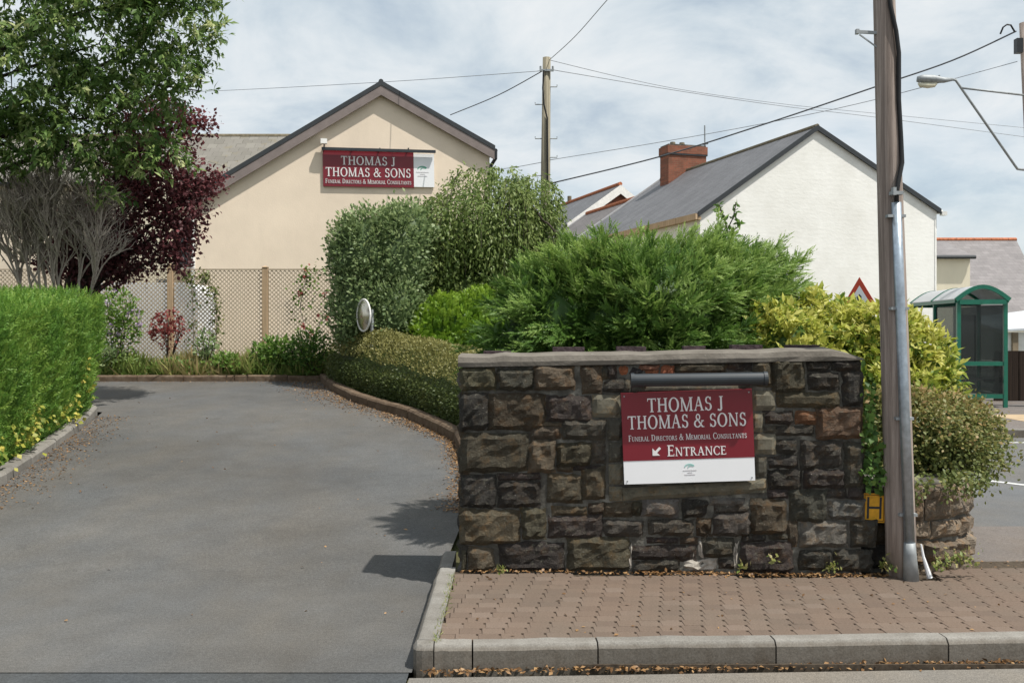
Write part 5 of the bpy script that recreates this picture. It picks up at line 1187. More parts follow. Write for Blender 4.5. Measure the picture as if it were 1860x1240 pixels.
# tall clipped hedge on the left
r = np.random.default_rng(21)
hp_ = np.array([(-5.42, 6.6), (-5.20, 9.5), (-5.50, 11.4), (-5.84, 13.2), (-5.95, 13.75)])
hl = np.concatenate([[0], np.cumsum(np.linalg.norm(np.diff(hp_, axis=0), axis=1))])
def hface(s):
    x = np.interp(s, hl, hp_[:, 0]); y = np.interp(s, hl, hp_[:, 1]); return x, y
HH, HD = 1.68, 1.5; Pt, Nn = [], []
n1 = 34000; s = r.uniform(0, hl[-1], n1); t = r.uniform(0.02, HH - 0.1, n1); x, y = hface(s); z0 = zprof(y) + 0.08
bul = 0.20 * t / HH + 0.06 * np.sin(t / HH * pi) + 0.04 * np.sin(s * 5) * np.sin(t * 4.3); Pt.append(np.stack([x + bul, y, z0 + t], 1)); Nn.append(np.tile([0.97, -0.1, 0.1], (n1, 1)))
n2 = 5200; s = r.uniform(0, hl[-1], n2); w = r.uniform(0, HD, n2); x, y = hface(s); z0 = zprof(y) + 0.08
Pt.append(np.stack([x - w + 0.20, y, z0 + HH - 0.12 * (np.minimum(w, HD - w) < 0.1) + 0.02 * np.sin(s * 6)], 1)); Nn.append(np.tile([0.1, 0, 1.0], (n2, 1)))
n3 = 2600; w = r.uniform(0, HD, n3); t = r.uniform(0.02, HH, n3); xe, ye = hp_[-1]
Pt.append(np.stack([xe - w, ye + 0.28 * np.sqrt(np.clip(1 - ((w - HD / 2) / (HD / 2)) ** 2, 0, 1)), zprof(ye) + 0.08 + t], 1)); Nn.append(np.tile([0.2, 0.9, 0.1], (n3, 1)))
Pt, Nn = np.concatenate(Pt), np.concatenate(Nn); N = len(Pt); Pt = Pt + r.normal(size=(N, 3)) * 0.022 - Nn * (0.16 * r.random((N, 1)) ** 1.5)
D = Nn * 0.50 + UPV * 0.85 + r.normal(size=(N, 3)) * 0.40; ti = np.clip(0.46 + 0.14 * lump(Pt, 5.0, 0.4) + 0.12 * np.sin(Pt[:, 1] * 23 + 2 * np.sin(Pt[:, 2] * 3)) + r.normal(0, 0.15, N), 0, 1)
fol = scatter(FEATHER_S, Pt, D, Nn + r.normal(size=(N, 3)) * 0.4, 0.105 * r.uniform(.65, 1.5, N), ti)
q = MB(); m_ = 14; vv = []
for i in range(m_):
    s = hl[-1] * i / (m_ - 1); x, y = hface(s); z0 = float(zprof(y)); vv += [(x - 0.10, y, z0), (x + 0.10, y, z0 + HH - 0.12), (x - HD + 0.12, y, z0 + HH - 0.12), (x - HD + 0.12, y, z0)]
tt = []
for i in range(m_ - 1):
    for k2 in range(3): a = i * 4 + k2; tt += [(a, a + 1, a + 5), (a, a + 5, a + 4)]
e = (m_ - 1) * 4; tt += [(e, e + 1, e + 2), (e, e + 2, e + 3)]
allv = join([fol, (np.array(vv), np.array(tt), np.full(len(vv), 0.15))])
hed = np_mesh('clipped_hedge', allv[0], allv[1], ML_hedge, None, allv[2], base=(-5.6, 11, 0.3)); tag(hed, 'tall clipped bright green hedge standing behind the pale driveway kerb', 'hedge')
# variegated ivy at the hedge foot
Pt = []
for (px, py, d, n, sx0, sz0) in ((84, 768, 10.8, 85, .07, .15), (66, 790, 10.6, 26, .10, .09), (46, 800, 10.3, 20, .08, .1), (128, 748, 12.0, 26, .10, .10), (116, 765, 11.6, 16, .10, .06), (138, 665, 12.9, 14, .03, .05), (137, 692, 12.9, 10, .03, .03), (128, 728, 12.6, 14, .08, .06), (152, 715, 13.2, 20, .05, .10), (8, 832, 9.7, 30, .14, .08), (148, 765, 12.6, 16, .05, .04)):
    c = P(px, py, d); xf, yf = hface(np.interp(c[1], hp_[:, 1], hl)); c[0] = float(xf) + 0.09 + 0.12 * max(0, (c[2] - float(zprof(c[1]))) / 1.68); c[2] += .05; Pt.append(c + r.normal(size=(n, 3)) * np.array([0.03, sx0 * 1.2, sz0]))
Pt = np.concatenate(Pt); N = len(Pt); v = scatter(LEAF4, Pt, np.array([0.6, -0.3, -0.5]) + r.normal(size=(N, 3)) * .6, np.array([0.9, -0.4, 0.5]) + r.normal(size=(N, 3)) * .4, 0.062 * r.uniform(.7, 1.3, N), np.clip(r.normal(0.40, 0.26, N), 0, 1), 1.5)
tag(np_mesh('variegated_ivy', v[0], v[1], ML_var, None, v[2], base=(-5.2, 11, 0.5)), 'yellow variegated ivy growing through the foot of the tall hedge', 'ivy')

# low hedge on the right of the driveway
lp = np.array([(-0.30, 9.6), (-0.25, 10.8), (-0.60, 12.2), (-1.30, 13.8), (-2.25, 15.4), (-2.95, 16.6), (-3.25, 17.3)]); ll = np.concatenate([[0], np.cumsum(np.linalg.norm(np.diff(lp, axis=0), axis=1))])
def lface(s):
    x = np.interp(s, ll, lp[:, 0]); y = np.interp(s, ll, lp[:, 1]); e = 0.1
    dx = np.interp(s + e, ll, lp[:, 0]) - np.interp(s - e, ll, lp[:, 0]); dy = np.interp(s + e, ll, lp[:, 1]) - np.interp(s - e, ll, lp[:, 1]); l_ = np.hypot(dx, dy) + 1e-9
    return x, y, -dy / l_, dx / l_
LH, LW = 0.46, 0.95; Pt, Nn, To = [], [], []
def lowtop(s, w):   # rounded top
    return LH + 0.03 + (0.38 + 0.016 * s) * np.sin(np.clip(w / (LW * 1.05), 0, 1) * pi) ** .75 + 0.02 * np.sin(s * 4)
n1 = 15000; s = r.uniform(0, ll[-1], n1); t = r.uniform(0.05, 0.98, n1); x, y, ax_, ay_ = lface(s); hgt_ = lowtop(s, 0) * t
off = 0.05 * np.sin(t * pi) - 0.10 * (t > 0.85) * (t - 0.85) / 0.15
Pt.append(np.stack([x + ax_ * off, y + ay_ * off, zprof(y) + 0.06 + hgt_], 1)); Nn.append(np.stack([ax_, ay_, np.full(n1, .15)], 1)); To.append(np.zeros(n1))
n2 = 30000; s = r.uniform(0, ll[-1], n2); w = r.uniform(0.04, LW, n2); x, y, ax_, ay_ = lface(s)
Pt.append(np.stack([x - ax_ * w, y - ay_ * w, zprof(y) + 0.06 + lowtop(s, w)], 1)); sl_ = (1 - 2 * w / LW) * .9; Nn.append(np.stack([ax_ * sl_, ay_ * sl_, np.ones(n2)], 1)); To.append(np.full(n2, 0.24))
n3 = 4000; w = r.uniform(0, LW, n3); t = r.uniform(0.05, 1, n3); x, y, ax_, ay_ = lface(np.full(n3, ll[-1]))
Pt.append(np.stack([x - ax_ * w, y - ay_ * w + 0.12, zprof(y) + 0.06 + t * LH], 1)); Nn.append(np.tile([-0.2, 0.9, 0.2], (n3, 1))); To.append(np.zeros(n3))
Pt, Nn, To = np.concatenate(Pt), np.concatenate(Nn), np.concatenate(To); N = len(Pt); Pt = Pt + r.normal(size=(N, 3)) * 0.022 - Nn * 0.07 * r.random((N, 1))
v1 = scatter(LEAF2, Pt, Nn * .8 + UPV * .25 + r.normal(size=(N, 3)) * .6, Nn + r.normal(size=(N, 3)) * .4, 0.036 * r.uniform(.7, 1.4, N), np.clip(0.34 + To * 1.9 + .08 * lump(Pt, 6, 2.) + r.normal(0, .08, N), 0, 1))  # top tinted lighter than sides: lit top and shaded side put into colour
vv, tt = [], []; m_ = 14
for i in range(m_):
    x, y, ax_, ay_ = lface(ll[-1] * i / (m_ - 1)); z0 = float(zprof(y))
    for w, z in ((0.06, 0), (0.06, LH - .05), (LW * .45, LH + .36), (LW - .07, 0)): vv.append((x - ax_ * w, y - ay_ * w, z0 + z))
for i in range(m_ - 1):
    for k2 in range(3): a = i * 4 + k2; tt += [(a, a + 1, a + 5), (a, a + 5, a + 4)]
e = (m_ - 1) * 4; tt += [(e, e + 1, e + 2), (e, e + 2, e + 3)]
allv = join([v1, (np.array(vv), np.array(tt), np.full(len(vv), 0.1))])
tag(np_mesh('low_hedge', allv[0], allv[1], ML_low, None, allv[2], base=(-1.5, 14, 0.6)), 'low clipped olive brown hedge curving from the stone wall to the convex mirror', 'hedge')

# big feathery conifer behind the wall
r = np.random.default_rng(31)
bl = [B(1165, 575, 8.05, 225, 125, 0.72), B(1005, 590, 8.0, 118, 118, 0.66), B(1350, 565, 8.75, 108, 112, 0.6), B(1180, 690, 7.95, 270, 130, 0.68), B(950, 640, 7.9, 70, 90, 0.45), B(1110, 515, 8.1, 130, 72, 0.6), B(1275, 508, 8.45, 115, 75, 0.6)]
con = plant('conifer_shrub', 'large feathery dark green conifer spreading behind the stone wall', 'shrub', (1.1, 8.05, 0.3))
ctr = np.array([1.1, 8.15, 0.85]); NP = 1000; per = 36
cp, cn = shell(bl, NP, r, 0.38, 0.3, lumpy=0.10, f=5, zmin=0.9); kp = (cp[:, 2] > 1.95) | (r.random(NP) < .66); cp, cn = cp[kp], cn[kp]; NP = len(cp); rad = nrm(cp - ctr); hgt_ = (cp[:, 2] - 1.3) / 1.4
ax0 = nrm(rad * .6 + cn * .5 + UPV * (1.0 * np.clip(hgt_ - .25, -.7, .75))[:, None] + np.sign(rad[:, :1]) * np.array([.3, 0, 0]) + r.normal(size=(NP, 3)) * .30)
PL = r.uniform(.24, .56, NP); tp_ = np.clip(0.20 + 0.42 * np.clip(hgt_, 0, 1) + .13 * lump(cp, 6, 1.1) + r.normal(0, .15, NP), 0, 1)  # fronds lighten with height: the sunlit top is put into the tint
t = np.tile((np.arange(per) + .5) / per, NP); A = np.repeat(ax0, per, 0); L = np.repeat(PL, per); N = len(t)
side = r.normal(size=(N, 3)); side = nrm(side - A * np.sum(side * A, 1, keepdims=True)); env = (1 - t) ** .7
Pt = np.repeat(cp, per, 0) + A * (L * (t - .55))[:, None] - UPV * (.40 * L * t * t * np.repeat(np.clip(1.1 - hgt_, 0, 1.3), per))[:, None] + side * (.030 * env)[:, None]
D = A * 1.0 + side * (.60 * env + .10)[:, None] + r.normal(size=(N, 3)) * .12 - UPV * (.55 * t * np.repeat(np.clip(1.0 - hgt_, 0, 1.2), per))[:, None]
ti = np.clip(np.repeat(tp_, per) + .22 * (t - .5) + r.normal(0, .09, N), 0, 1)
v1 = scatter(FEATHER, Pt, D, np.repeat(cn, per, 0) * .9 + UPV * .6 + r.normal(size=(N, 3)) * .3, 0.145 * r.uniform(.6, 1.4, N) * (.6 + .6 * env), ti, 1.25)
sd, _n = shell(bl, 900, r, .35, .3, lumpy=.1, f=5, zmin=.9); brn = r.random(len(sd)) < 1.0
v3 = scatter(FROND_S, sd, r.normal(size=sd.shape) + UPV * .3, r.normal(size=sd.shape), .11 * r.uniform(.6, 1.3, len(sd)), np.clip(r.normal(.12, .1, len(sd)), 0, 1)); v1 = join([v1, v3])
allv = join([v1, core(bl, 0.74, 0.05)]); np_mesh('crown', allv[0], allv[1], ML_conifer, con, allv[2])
stems([[(1.0, 8.1, 0.0), (1.05, 8.1, 1.6)], [(1.3, 8.1, 0.0), (1.6, 8.1, 1.5)], [(0.8, 8.1, 0.0), (0.4, 8.0, 1.5)]], [0.07, 0.05, 0.05], M_bark, con, 'trunk')
# dark sprig poking up beside the white gable
spg = plant('leafy_sprig', 'dark leafy shoot sticking up above the conifer against the white gable', 'plant', P(1325, 420, 9.2))
tipp = [P(1325, 440, 9.2), P(1318, 405, 9.2), P(1306, 372, 9.2)]
st = [tipp, [P(1322, 415, 9.2), P(1332, 395, 9.2), P(1337, 368, 9.2)], [P(1325, 425, 9.2), P(1345, 408, 9.2)]]
stems(st, [0.008, 0.006, 0.006], M_bark, spg)
Pt = np.array([P(px, py, 9.2) for px, py in ((1306, 372), (1308, 380), (1304, 386), (1312, 392), (1316, 402), (1320, 410), (1337, 370), (1334, 385), (1330, 397), (1345, 408), (1340, 405), (1324, 420), (1330, 425), (1318, 428), (1335, 428), (1310, 425))])
Pt = np.repeat(Pt, 5, 0); N = len(Pt); v = scatter(LEAF4, Pt, UPV * .4 + r.normal(size=(N, 3)), UPV * .6 + np.array([0, -.5, 0]) + r.normal(size=(N, 3)) * .5, 0.07 * r.uniform(.7, 1.3, N), np.clip(r.normal(.35, .15, N), 0, 1), 0.8)
np_mesh('foliage', v[0], v[1], ML_conifer, spg, v[2])

# lime conifer
bl = [B(825, 600, 16.9, 72, 66, .6), B(775, 608, 16.8, 38, 50, .45), B(870, 572, 17, 42, 48, .45), B(820, 645, 16.8, 82, 60, .65), B(880, 630, 16.8, 50, 70, .55)]
lim = plant('lime_conifer', 'bright lime green conifer bush between the weeping tree and the wall', 'shrub', (-1.0, 16.8, 0.6))
cp, cn = shell(bl, 3400, r, .22, .35, lumpy=.08, f=7, zmin=0.5); N = len(cp); D = cn * .7 + UPV * .6 + r.normal(size=(N, 3)) * .4
v1 = scatter(FROND_S, cp - nrm(D) * .05, D, cn + r.normal(size=(N, 3)) * .5, 0.15 * r.uniform(.7, 1.3, N), np.clip(.42 + .25 * (cp[:, 2] - 1.3) + .16 * lump(cp, 9, .5) + r.normal(0, .13, N), 0, 1))
allv = join([v1, core(bl, .8, .1)]); np_mesh('crown', allv[0], allv[1], ML_lime, lim, allv[2]); stems([[(-1.0, 16.8, .5), (-1.0, 16.8, 1.6)]], [.05], M_bark, lim, 'trunk')

# grey green clipped shrub
bl = [B(668, 470, 17.2, 66, 82, .75), B(668, 560, 17.1, 66, 85, .75), B(720, 470, 17.2, 60, 90, .7), B(715, 570, 17, 60, 75, .7), B(740, 430, 17.3, 50, 60, .6), B(640, 445, 17.2, 36, 48, .5)]
gs = plant('grey_green_shrub', 'tall clipped grey green shrub beside the trellis', 'shrub', (-2.4, 17.2, 0.7))
v1 = leafy(bl, r, 1500, 9, .075, LEAF2, .085, .8, .35, .8, (.48, .14, .13), .2, .4, .85, zmin=.8, tipup=.12)
allv = join([v1, core(bl, .84, .12)]); np_mesh('crown', allv[0], allv[1], ML_grey, gs, allv[2]); stems([[(-2.4, 17.2, .6), (-2.4, 17.2, 1.6)]], [.06], M_bark, gs, 'trunk')

# weeping tree
wt = plant('weeping_tree', 'weeping tree with hanging olive green shoots below the cream gable', 'tree', (-0.5, 18.3, 0.7)); dw = 18.3
dome = [B(880, 400, dw, 105, 92, 1.1), B(810, 425, dw, 80, 66, .9), B(950, 390, dw + .2, 62, 80, .8), B(765, 445, dw - .1, 46, 55, .6)]
bl2 = [B(890, 450, dw, 105, 80, 1.0), B(800, 490, dw, 78, 80, .9), B(965, 440, dw + .2, 48, 90, .7), B(850, 550, dw - .1, 125, 80, 1.0), B(770, 550, dw - .1, 70, 80, .8)]
cp, cn = shell(dome, 1500, r, .30, .5, lumpy=.12, f=4); keep = cn[:, 2] > -0.15; cp, cn = cp[keep], cn[keep]; ns_ = len(cp)
parts = []; T_ = np.linspace(0, 1, 17); Ls = r.uniform(.5, 1.7, ns_); outv = nrm(cn * (1, 1, 0) + r.normal(size=(ns_, 3)) * .35 * (1, 1, 0)); st_t = r.normal(.50, .20, ns_)
bow = r.uniform(.05, .30, ns_)
for t in T_:
    p = cp + outv * (bow * np.sqrt(Ls) * (1 - (1 - t) ** 2))[:, None] + UPV * (0.5 * bow * np.sin(np.minimum(t * 3, pi)))[:, None] - UPV * (Ls * .95 * t ** 1.6)[:, None] + r.normal(size=(ns_, 3)) * .018
    D = outv * (.5 * (1 - t)) - UPV * (.25 + .9 * t) + r.normal(size=(ns_, 3)) * .38; on = r.random(ns_) > .12
    parts.append(scatter(LEAF2, p[on], D[on], outv[on] + UPV * .5 + r.normal(size=(on.sum(), 3)) * .5, (.095 * r.uniform(.6, 1.3, ns_))[on], np.clip(st_t + r.normal(0, .12, ns_), 0, 1)[on], .62))
v2 = leafy(bl2, r, 1500, 10, .10, LEAF2, .085, .6, -.3, .8, (.42, .19, .12), .3, .4, .7, zmin=.9)
allv = join(parts + [v2, core(bl2, .66, .1)]); np_mesh('crown', allv[0], allv[1], ML_weep, wt, allv[2])
sp_ = [[(-.5, dw, .6), (-.5, dw, 2.2), (-.45, dw, 3.8)]] + [bez((-.45, dw, 3.2), (-.45 + dx * .6, dw - .3, 4.6 + dz), (-.45 + dx, dw - .7, 3.7 + dz)) for dx, dz in ((-1.0, -.1), (1.0, .0), (.4, .2), (-.3, .25), (1.3, -.3))]
stems(sp_, [.09] + [.02] * 5, M_bark, wt, 'trunk')
q = MB()
for k2 in r.choice(ns_, 60, False):
    q.tube([cp[k2] + outv[k2] * (bow[k2] * sqrt(Ls[k2]) * (1 - (1 - t) ** 2)) + UPV * (0.5 * bow[k2] * sin(min(t * 3, pi))) - UPV * (Ls[k2] * .95 * t ** 1.6) for t in np.linspace(0, 1, 7)], .006, 3, False)
tag(q.obj('hanging_shoots', M_bark, wt), kind='stuff')

# golden shrub
r = np.random.default_rng(41)
bl = [B(1480, 625, 8.5, 108, 78, .6), B(1585, 655, 8.5, 100, 98, .65), B(1650, 690, 8.4, 75, 95, .55), B(1590, 740, 8.3, 120, 110, .7), B(1418, 640, 7.75, 62, 84, .36), B(1675, 730, 8.3, 52, 70, .4)]
gsr = plant('golden_shrub', 'bright yellow leaved shrub behind the thick wooden pole', 'shrub', (3.0, 8.5, 0.2))
cp, cn = shell(bl, 2100, r, .30, .4, lumpy=.10, f=6, zmin=.35); per = 9
Pt = np.repeat(cp, per, 0); n_ = np.repeat(cn, per, 0); N = len(Pt); ax0 = nrm(cn * .5 + UPV * .55 + r.normal(size=cn.shape) * .35); axr = np.repeat(ax0, per, 0)
D = axr * .75 + nrm(r.normal(size=(N, 3))) * .75; Pt = Pt + axr * (r.random((N, 1)) * .09) + r.normal(size=(N, 3)) * .012
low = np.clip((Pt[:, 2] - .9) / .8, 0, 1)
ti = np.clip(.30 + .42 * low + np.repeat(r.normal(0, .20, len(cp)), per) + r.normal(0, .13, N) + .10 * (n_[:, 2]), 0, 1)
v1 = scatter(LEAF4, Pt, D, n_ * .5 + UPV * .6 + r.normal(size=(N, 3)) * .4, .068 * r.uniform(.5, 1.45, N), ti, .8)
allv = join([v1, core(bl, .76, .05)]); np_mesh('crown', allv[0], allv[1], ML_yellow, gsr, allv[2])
stems([[(2.9, 8.5, 0), (2.9, 8.4, 1.2)], [(2.5, 8.5, 0), (2.3, 8.4, 1.4)], [(3.3, 8.4, 0), (3.4, 8.3, 1.0)]], [.04, .03, .03], M_bark, gsr)
# olive shrub draped over the curved wall
bl = [B(1712, 785, 7.3, 76, 64, .45), B(1680, 790, 7.2, 68, 70, .45), B(1640, 795, 7.2, 70, 82, .45), B(1742, 782, 7.4, 40, 48, .35), B(1600, 800, 7.15, 40, 80, .35)]
ol = plant('olive_shrub', 'small leaved olive shrub draped over the curved sandstone wall', 'shrub', (3.1, 7.3, .5))
cp, cn = shell(bl, 1900, r, .2, .4, lumpy=.09, f=8, zmin=.60); ns_ = len(cp); parts = []
ax0 = nrm(cn * .8 + UPV * .25 + np.array([.15, -.1, 0]) + r.normal(size=cn.shape) * .35); Ls = r.uniform(.12, .26, ns_)
for t in np.linspace(0, 1, 9):
    p = cp - ax0 * .05 + ax0 * (Ls * t)[:, None] - UPV * (.45 * Ls * t * t)[:, None] + r.normal(size=cp.shape) * .007
    parts.append(scatter(LEAF2, p, ax0 * .6 + r.normal(size=cp.shape) * .8, cn + UPV * .5 + r.normal(size=cp.shape) * .6, .033 * r.uniform(.7, 1.3, ns_), np.clip(.40 + .35 * t * r.random(ns_) + .22 * np.clip(cn[:, 2], -.5, 1) + r.normal(0, .14, ns_), 0, 1), 1.0))
hang = []
for k2 in range(36):
    s = r.uniform(.1, 1.15); a = cw(s); tdir = nrm(cw(s + .03) - cw(max(s - .03, 0))); nn = np.array([tdir[1], -tdir[0], 0]); L = r.uniform(.06, .20)
    for t in np.linspace(0, 1, 14): hang.append(a + nn * (.05 + .05 * sin(t * 3)) + np.array([r.normal(0, .012), r.normal(0, .012), .78 - L * t]))
hang = np.array(hang); N = len(hang); parts.append(scatter(LEAF2, hang, -UPV * .4 + r.normal(size=hang.shape) * .7, np.array([0, -1, .4]) + r.normal(size=hang.shape) * .5, .034 * r.uniform(.7, 1.3, N), np.clip(r.normal(.4, .18, N), 0, 1)))
allv = join(parts + [core(bl, .78, .08)]); np_mesh('crown', allv[0], allv[1], ML_olive, ol, allv[2])
stems([[(2.9, 7.3, .1), (3.0, 7.3, .9)]], [.03], M_bark, ol)
# ivy hanging at the right end of the wall
iv2 = []
for (px, y0, y1, n) in ((1572, 780, 890, 60), (1580, 760, 880, 60), (1590, 790, 870, 50), (1600, 800, 900, 50), (1586, 700, 800, 60), (1576, 690, 770, 40)):
    for t in np.linspace(0, 1, n): iv2.append(hit(px + r.normal(0, 4), y0 + (y1 - y0) * t, wpt(0, 0, r.uniform(-.05, .05)), WN))
iv2 = np.array(iv2); N = len(iv2)
iv2 = iv2[r.random(len(iv2)) < .62]; N = len(iv2)
v = scatter(LEAF4, iv2, -UPV * .5 + r.normal(size=(N, 3)) * .6 + WN * .3, WN + UPV * .4 + r.normal(size=(N, 3)) * .4, .045 * r.uniform(.6, 1.3, N), np.clip(r.normal(.30, .2, N), 0, 1), 1.4)
tag(np_mesh('ivy', v[0], v[1], ML_conifer, None, v[2], base=iv2.mean(0)), 'trails of green ivy hanging above the yellow hydrant plate', 'ivy')

# overhanging tree at the upper left
r = np.random.default_rng(51); d = 13.9
tree = plant('broadleaf_tree', 'big green broadleaf tree overhanging the purple maple and bare twiggy shrub', 'tree', (-10.4, 14.1, 0.5))
bl = [B(40, 150, d, 130, 110, 1.2), B(190, 70, d, 110, 100, 1.1), B(310, 40, d, 80, 75, .9), B(285, 150, d, 82, 75, .8), B(150, 225, d, 105, 85, 1.0), B(30, 255, d, 90, 60, .9), B(275, 285, d, 42, 30, .5), B(-120, 120, d, 150, 170, 1.4), B(150, -70, d, 180, 110, 1.3), B(320, -60, d, 90, 80, 1.0), B(190, 320, d, 40, 45, .4)]
cp, cn = shell(bl, 2700, r, .62, .5, inside=.45, lumpy=.14, f=3.2); per = 13
ax0 = nrm(cn * .7 + np.array([.25, -.25, -.1]) + r.normal(size=cn.shape) * .45); N = len(cp) * per; a_ = np.repeat(ax0, per, 0)
Pt = np.repeat(cp, per, 0) + a_ * (r.random((N, 1)) * .24) + r.normal(size=(N, 3)) * .022
D = a_ * .55 + nrm(r.normal(size=(N, 3))) * .9 - UPV * .15
ti = np.clip(.40 + np.repeat(r.normal(0, .15, len(cp)) + .38 * (r.random(len(cp)) < .16), per) + r.normal(0, .14, N), 0, 1)
v = scatter(LEAF4, Pt, D, UPV * .9 + np.array([.25, -.25, 0]) + r.normal(size=(N, 3)) * .4, .120 * r.uniform(.55, 1.3, N), ti, .72)
np_mesh('crown', v[0], v[1], ML_tree, tree, v[2])
lim_ = [bez((-10.4, 14.1, 2.6), (-9.6, 14.0, 4.6), P(60, 60, d)), bez((-10.2, 14.0, 2.9), (-8.9, 13.9, 4.2), P(250, 90, d)), bez((-10.0, 14.0, 2.8), (-8.5, 13.9, 3.7), P(230, 235, d)), bez(P(60, 60, d), P(200, -20, d), P(370, 20, d)), bez(P(120, 130, d), P(250, 150, d), P(360, 165, d)), bez(P(-80, 90, d), P(20, 60, d), P(130, -10, d)), bez(P(-60, 160, d), P(60, 120, d), P(180, 80, d)), bez(P(40, 220, d), P(150, 260, d), P(210, 330, d)), bez(P(0, 250, d), P(100, 210, d), P(200, 215, d)), bez(P(-100, 210, d), P(0, 260, d), P(60, 290, d))]
sub = []
for L in lim_:
    for k2 in range(6):
        i = r.integers(2, len(L)); p = np.array(L[i]); e = p + np.array([r.uniform(-.1, .3), r.uniform(-.5, .3), r.uniform(-.35, .35)]); sub.append(bez(p, (p + e) / 2 + (0, 0, .08), e, 4))
q = MB()
for L, r_ in zip(lim_, [.09, .08, .07] + [.03] * 7): q.tube(L, list(np.linspace(r_, r_ * .3, len(L))), 7)
for L in sub: q.tube(L, [.012, .009, .006, .004], 4)
q.obj('branches', M_bark, tree, smooth=True)
stems([[(-10.4, 14.1, .2), (-10.45, 14.1, 1.4), (-10.4, 14.1, 3.0), (-10.2, 14.0, 6.0)]], [[.22, .19, .16, .08]], M_bark, tree, 'trunk', 10)

# bare twiggy shrub
r = np.random.default_rng(61); d = 14.2
tw = plant('twiggy_shrub', 'bare grey twiggy shrub fanning up behind the tall hedge', 'shrub', P(80, 560, d))
q = MB()
def grow(p, dv, L, rad_, lev):
    n = 4; pts = [np.array(p)]
    for i in range(n):
        dv = nrm(dv + r.normal(size=3) * (.09 if lev == 0 else .17) + UPV * .03); pts.append(pts[-1] + dv * L / n)
    q.tube(pts, list(np.linspace(rad_, rad_ * .55, n + 1)), 5 if lev < 2 else 3, False)
    if lev < 4:
        for k2 in range((7, 5, 4, 3)[lev]):
            t = r.uniform(.35, 1); i = min(int(t * n), n - 1); pp = pts[i] + (pts[i + 1] - pts[i]) * (t * n - i)
            grow(pp, nrm(dv + r.normal(size=3) * np.array([.24, .25, .15]) + UPV * .22), L * r.uniform(.5, .74), max(rad_ * .62, .0045), lev + 1)
for (bx_, ex, ey) in ((70, 10, 330), (75, 75, 310), (135, 165, 335), (100, 120, 315), (150, 205, 350), (60, -40, 340), (85, 40, 320), (40, -10, 350), (110, 100, 340)):
    a = P(bx_, 575, d); e = P(ex, ey, d + r.uniform(-.5, .5)); grow(a, nrm(e - a), np.linalg.norm(e - a) * .55, .024, 0)
q.obj('branches', M_twig, tw)

# purple maple
r = np.random.default_rng(71); d = 15.3
mp_ = plant('purple_maple', 'purple leaved maple tree in front of the cream house', 'tree', P(125, 575, d))
bl = [B(275, 235, d, 70, 60, .7), B(350, 225, d, 40, 28, .4), B(375, 330, d, 38, 20, .35), B(300, 340, d, 85, 60, .8), B(220, 400, d, 95, 75, .9), B(330, 400, d, 45, 55, .5), B(315, 460, d, 42, 32, .45), B(180, 470, d, 80, 50, .8), B(110, 440, d, 70, 60, .7), B(225, 470, d, 60, 40, .5), B(245, 300, d, 55, 60, .6)]
cp, cn = shell(bl, 2000, r, .7, .6, inside=.4, lumpy=.15, f=5); per = 9; N = len(cp) * per
Pt = np.repeat(cp, per, 0) + r.normal(size=(N, 3)) * .075
D = np.repeat(cn, per, 0) * .5 - UPV * .25 + r.normal(size=(N, 3)) * .7
v = scatter(LEAF4, Pt, D, UPV * .8 + r.normal(size=(N, 3)) * .6, .072 * r.uniform(.6, 1.3, N), np.clip(.45 + np.repeat(r.normal(0, .16, len(cp)), per) + r.normal(0, .15, N) + .25 * (Pt[:, 2] - 3.5) / 1.5, 0, 1), 1.3)
np_mesh('crown', v[0], v[1], ML_maple, mp_, v[2])
base = P(125, 575, d); q = MB()
for c, rr_ in bl:
    L = bez(base + (r.normal(0, .06), r.normal(0, .06), 0), (base * .5 + c * .5) + np.array([-.25, 0, .15]), c, 8); q.tube(L, list(np.linspace(.06, .012, 8)), 6)
    for k2 in range(7):
        e = c + rr_ * nrm(r.normal(size=3)) * .95; i = r.integers(5, 8); q.tube(bez(L[i], (L[i] + e) / 2 + (0, 0, .1), e, 4), [.014, .010, .007, .004], 4)
q.tube([base - (0, 0, .2), base + (.02, 0, .5), base + (.1, 0, .9)], [.11, .09, .06], 8); q.tube([base + (.35, .1, -.2), base + (.4, .1, .6), base + (.55, 0, 1.1)], [.07, .06, .04], 8)
q.obj('branches', M_bark, mp_, smooth=True)

# flower bed planting
r = np.random.default_rng(81); bz = 0.85
N = 13000; x = r.uniform(-9.2, -3.1, N); y = r.uniform(17.88, 18.75, N); hmul = .6 + .5 * np.abs(lump(np.stack([x, y, x * 0], 1), 2.5, 1.0))
v = scatter(BLADE, np.stack([x, y, np.full(N, bz)], 1), UPV + r.normal(size=(N, 3)) * .38, r.normal(size=(N, 3)) + np.array([0, -1, 0]), .42 * hmul * r.uniform(.4, 1.4, N), np.clip(.50 + .25 * np.sin(x * 2.1 + 1) + r.normal(0, .18, N), 0, 1), 1.3)
tag(np_mesh('bed_grass', v[0], v[1], ML_grass, None, v[2], base=(-6, 18.3, bz)), 'straggly grass and weeds filling the bed below the trellis', 'grass', kind='stuff')
N = 9000; x = r.uniform(-9.2, -3.1, N); y = r.uniform(17.86, 18.6, N); hm_ = .16 + .30 * np.abs(lump(np.stack([x, y, x * 0], 1), 3.1, 2.2))
v = scatter(LEAF4, np.stack([x, y, bz + r.random(N) * hm_], 1), UPV * .6 + r.normal(size=(N, 3)) * .8, UPV + np.array([.2, -.5, 0]) + r.normal(size=(N, 3)) * .4, .06 * r.uniform(.5, 1.4, N), np.clip(.55 + .25 * np.sin(x * 3.3) + r.normal(0, .2, N), 0, 1), 1.0)
